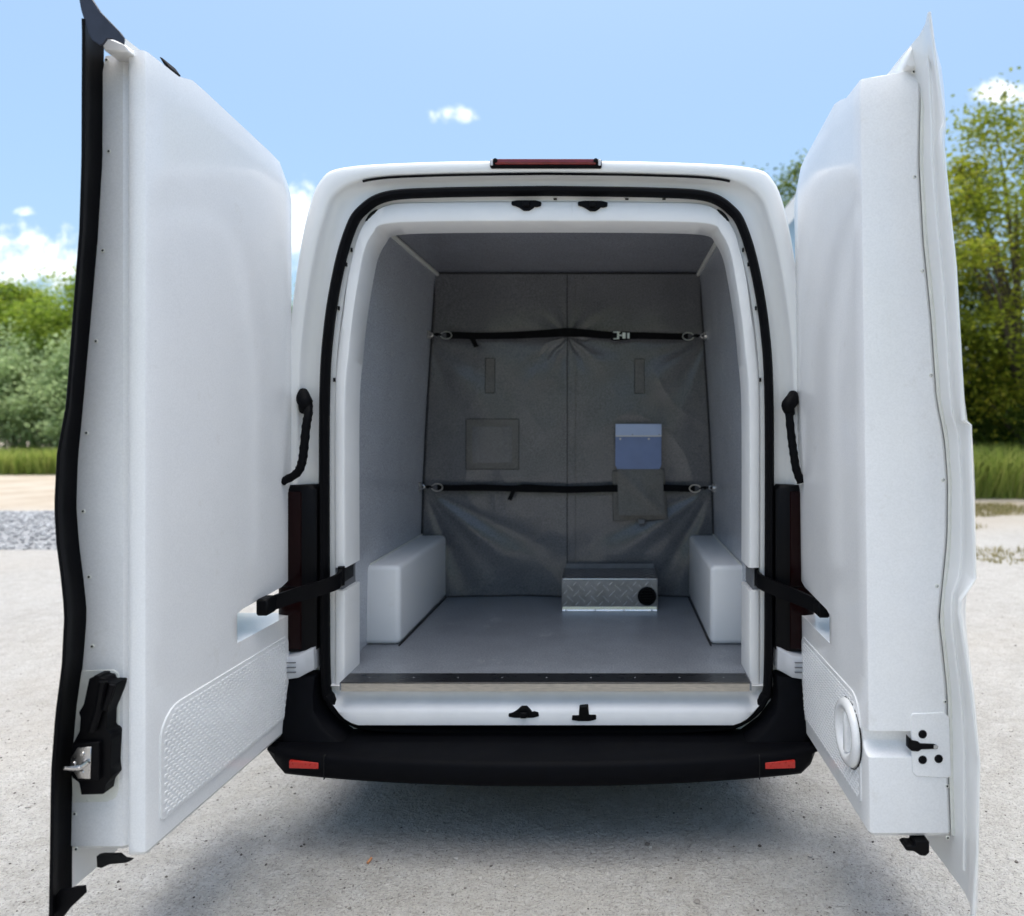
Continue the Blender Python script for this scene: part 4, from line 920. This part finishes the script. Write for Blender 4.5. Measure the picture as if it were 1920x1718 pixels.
# gravel spread and loose stones
def stones(name, pts, cols, label, seed):
    rnd = random.Random(seed); mb = MB()
    ico = bmesh.new(); bmesh.ops.create_icosphere(ico, subdivisions=1, radius=1); iv = [v.co.copy() for v in ico.verts]; ico.verts.index_update(); ifc = [[v.index for v in f.verts] for f in ico.faces]; ico.free()
    for (x, y, z, r) in pts:
        rot = Matrix.Rotation(rnd.uniform(0, 6.28), 3, Vector((rnd.gauss(0, 1), rnd.gauss(0, 1), rnd.gauss(0, 1))).normalized()); sc = Vector((rnd.uniform(.7, 1.3), rnd.uniform(.6, 1.1), rnd.uniform(.4, .8)))
        vv = []
        for v in iv:
            q = rot @ (v * rnd.uniform(.75, 1.15)); vv.append((x + q.x * r * sc.x, y + q.y * r * sc.y, z + q.z * r * sc.z))
        mb.add(vv, ifc)
    o = mb.build(name, cols, None, smooth=0, kind='stuff', recalc=False); o['label'] = label; o['category'] = 'stones'
    return o
def stonemat(name, c1, c2, c3):
    m = leafmat(name, c1, c2, c3); t = m.node_tree; t.nodes['Mix Shader'].inputs[0].default_value = 0.0; t.nodes['Principled BSDF'].inputs['Roughness'].default_value = .9; t.nodes['Math'].inputs[1].default_value = 1.0
    return m
rnd = random.Random(5)
gv = MB(); rows = []
def heap(x, y):
    e = min((x + 15) / 2.0, (-4.4 - x) / 1.6, (y - 5.8) / .9, (9.4 - y) / 1.2)
    return max(-.02, .16 * min(1, max(0, e)) ** .7 + .06 * noise.noise(Vector((x * .8, y * .8, 0))) * min(1, max(0, e)))
rows = [[Vector((lerp(-15, -4.4, i / 60), lerp(5.7, 9.5, j / 30), heap(lerp(-15, -4.4, i / 60), lerp(5.7, 9.5, j / 30)) - .012)) for i in range(61)] for j in range(31)]
gv.grid(rows); M['gravel'] = mat('grey_gravel_fines', (.36, .362, .37), .95, var=.5, vscale=45, bump=1.0, bscale=60)
o = gv.build('gravel_heap', M['gravel'], None, kind='stuff'); o['label'] = 'low spread of grey gravel on the yard at left'; o['category'] = 'gravel'
pts = []
for k in range(9000):
    x = rnd.uniform(-11.5, -4.6); y = rnd.uniform(5.7, 9.4); h = heap(x, y)
    if h > .0: pts.append((x, y, h, rnd.uniform(.010, .030)))
stones('gravel_stones', pts, stonemat('gravel_stone', (.20, .202, .21), (.38, .382, .39), (.58, .58, .59)), 'grey crushed gravel stones lying on the gravel spread', 6)
pts = []
for k in range(11000):
    t = rnd.random(); x = rnd.uniform(-4.5, 4.5); y = rnd.uniform(-1.2, 5.0) if t < .6 else rnd.uniform(-.9, 1.2)
    r = .0018 + .004 * rnd.random() ** 3 + (.009 * rnd.random() if rnd.random() < .02 else 0)
    pts.append((x, y, r * .2, r))
stones('pebbles', pts, stonemat('pebble', (.07, .06, .055), (.24, .22, .20), (.52, .49, .46)), 'tiny loose pebbles scattered on the pale ground', 8)
MB().tube([W(684, 1620, 2.41) * 1.0, W(690, 1614, 2.41)], .004, n=8)
p = Vector((CX + (689 - 1147) / FPX * 2.39, CY + 2.39, .005)); tag(MB().tube([p, p + Vector((.006, .022, .003))], .0045, n=8).build('cigarette_butt', mat('orange_butt', (.55, .25, .12), .8), None), 'tiny orange cigarette butt on the ground under the left part of the bumper', 'cigarette butt')

# concrete slab and gabled building in the right background
MB2 = MB().box((9.05, 12.3, -.05), (12.2, 12.75, .34), r=.03, seg=2)
tag(MB2.build('concrete_slab', mat('weathered_concrete', (.48, .50, .47), .9, var=.3, vscale=5, bump=.5, bscale=40), None), 'weathered pale concrete slab lying in the grass at the right edge', 'concrete slab')
hs = empty('gabled_building', (4.8, 13.3, 0), 'pale blue gabled building with white bargeboard peeping between van and right door', 'building')
M['bluewall'] = mat('pale_blue_boards', (.40, .56, .70), .6, var=.1, vscale=6, stretch=(1, 1, .1)); M['white'] = mat('white_trim', (.80, .80, .80), .5, var=.05)
hx, hw, ey, ay_, yy0, yy1 = 4.8, 1.5, 5.15, 7.02, 11.2, 15.5
addto(MB().prism([(hx - hw, yy0, 0), (hx + hw, yy0, 0), (hx + hw, yy0, ey), (hx, yy0, ay_), (hx - hw, yy0, ey)], (0, yy1 - yy0, 0)), 'wall', M['bluewall'], hs, smooth=0)
for s in (-1, 1):
    dirv = Vector((s * hw, 0, ey - ay_)).normalized(); nv = Vector((-dirv.z * s, 0, dirv.x * s)) if False else Vector((s * (ay_ - ey), 0, hw)).normalized()
    A = Vector((hx, yy0 - .25, ay_ + .02)); B = A + dirv * 2.75
    addto(MB().prism([A, B, B + nv * .08, A + nv * .08], (0, yy1 - yy0 + .5, 0)), 'roof', mat('grey_roofing', (.45, .46, .48), .7, var=.2), hs, smooth=0)
    addto(MB().prism([A + nv * .10, B + nv * .10, B - nv * .16, A - nv * .16], (0, -.05, 0)), 'bargeboard', M['white'], hs, smooth=0)
dr = addto(MB().box((hx - .45, yy0 - .05, 0), (hx + .45, yy0 + .02, 2.05)), 'door', M['white'], hs, smooth=0)
# unseen belt of trees added behind the camera to darken surfaces facing it
def added_tree_belt():
    rnd = random.Random(77); V_, F_l, T = [], [], []
    for k in range(300):
        x = rnd.uniform(-30, 30); y = -13.5 + rnd.uniform(-1.6, 1.6) - .012 * x * x * 0; top = 4.6 + 1.6 * noise.noise(Vector((x * .23, 3, 0))); z = rnd.uniform(.3, top); tint = rnd.random()
        for q in range(70):
            p = Vector((x + rnd.gauss(0, .55), y + rnd.gauss(0, .5), max(.05, z + rnd.gauss(0, .45)))); s_ = rnd.uniform(.18, .34)
            a = Vector((rnd.gauss(0, 1), rnd.gauss(0, 1), rnd.gauss(0, .6))).normalized(); n_ = Vector((rnd.gauss(0, .7), rnd.gauss(0, .7), 1)).normalized(); b_ = a.cross(n_).normalized() * s_ * .34
            i0 = len(V_); V_ += [p, p + a * s_ * .5 + b_, p + a * s_, p + a * s_ * .5 - b_]; F_l.append((i0, i0 + 1, i0 + 2, i0 + 3)); T += [tint] * 4
    me = bpy.data.meshes.new('added_tree_belt'); me.from_pydata([tuple(v) for v in V_], [], F_l); at = me.attributes.new('tint', 'FLOAT', 'POINT'); at.data.foreach_set('value', T); me.materials.append(M['leafY'])
    o = bpy.data.objects.new('added_tree_belt', me); COL.objects.link(o); o['kind'] = 'stuff'; o['label'] = 'unseen belt of leafy trees added behind the camera to block light'; o['category'] = 'trees'
added_tree_belt()
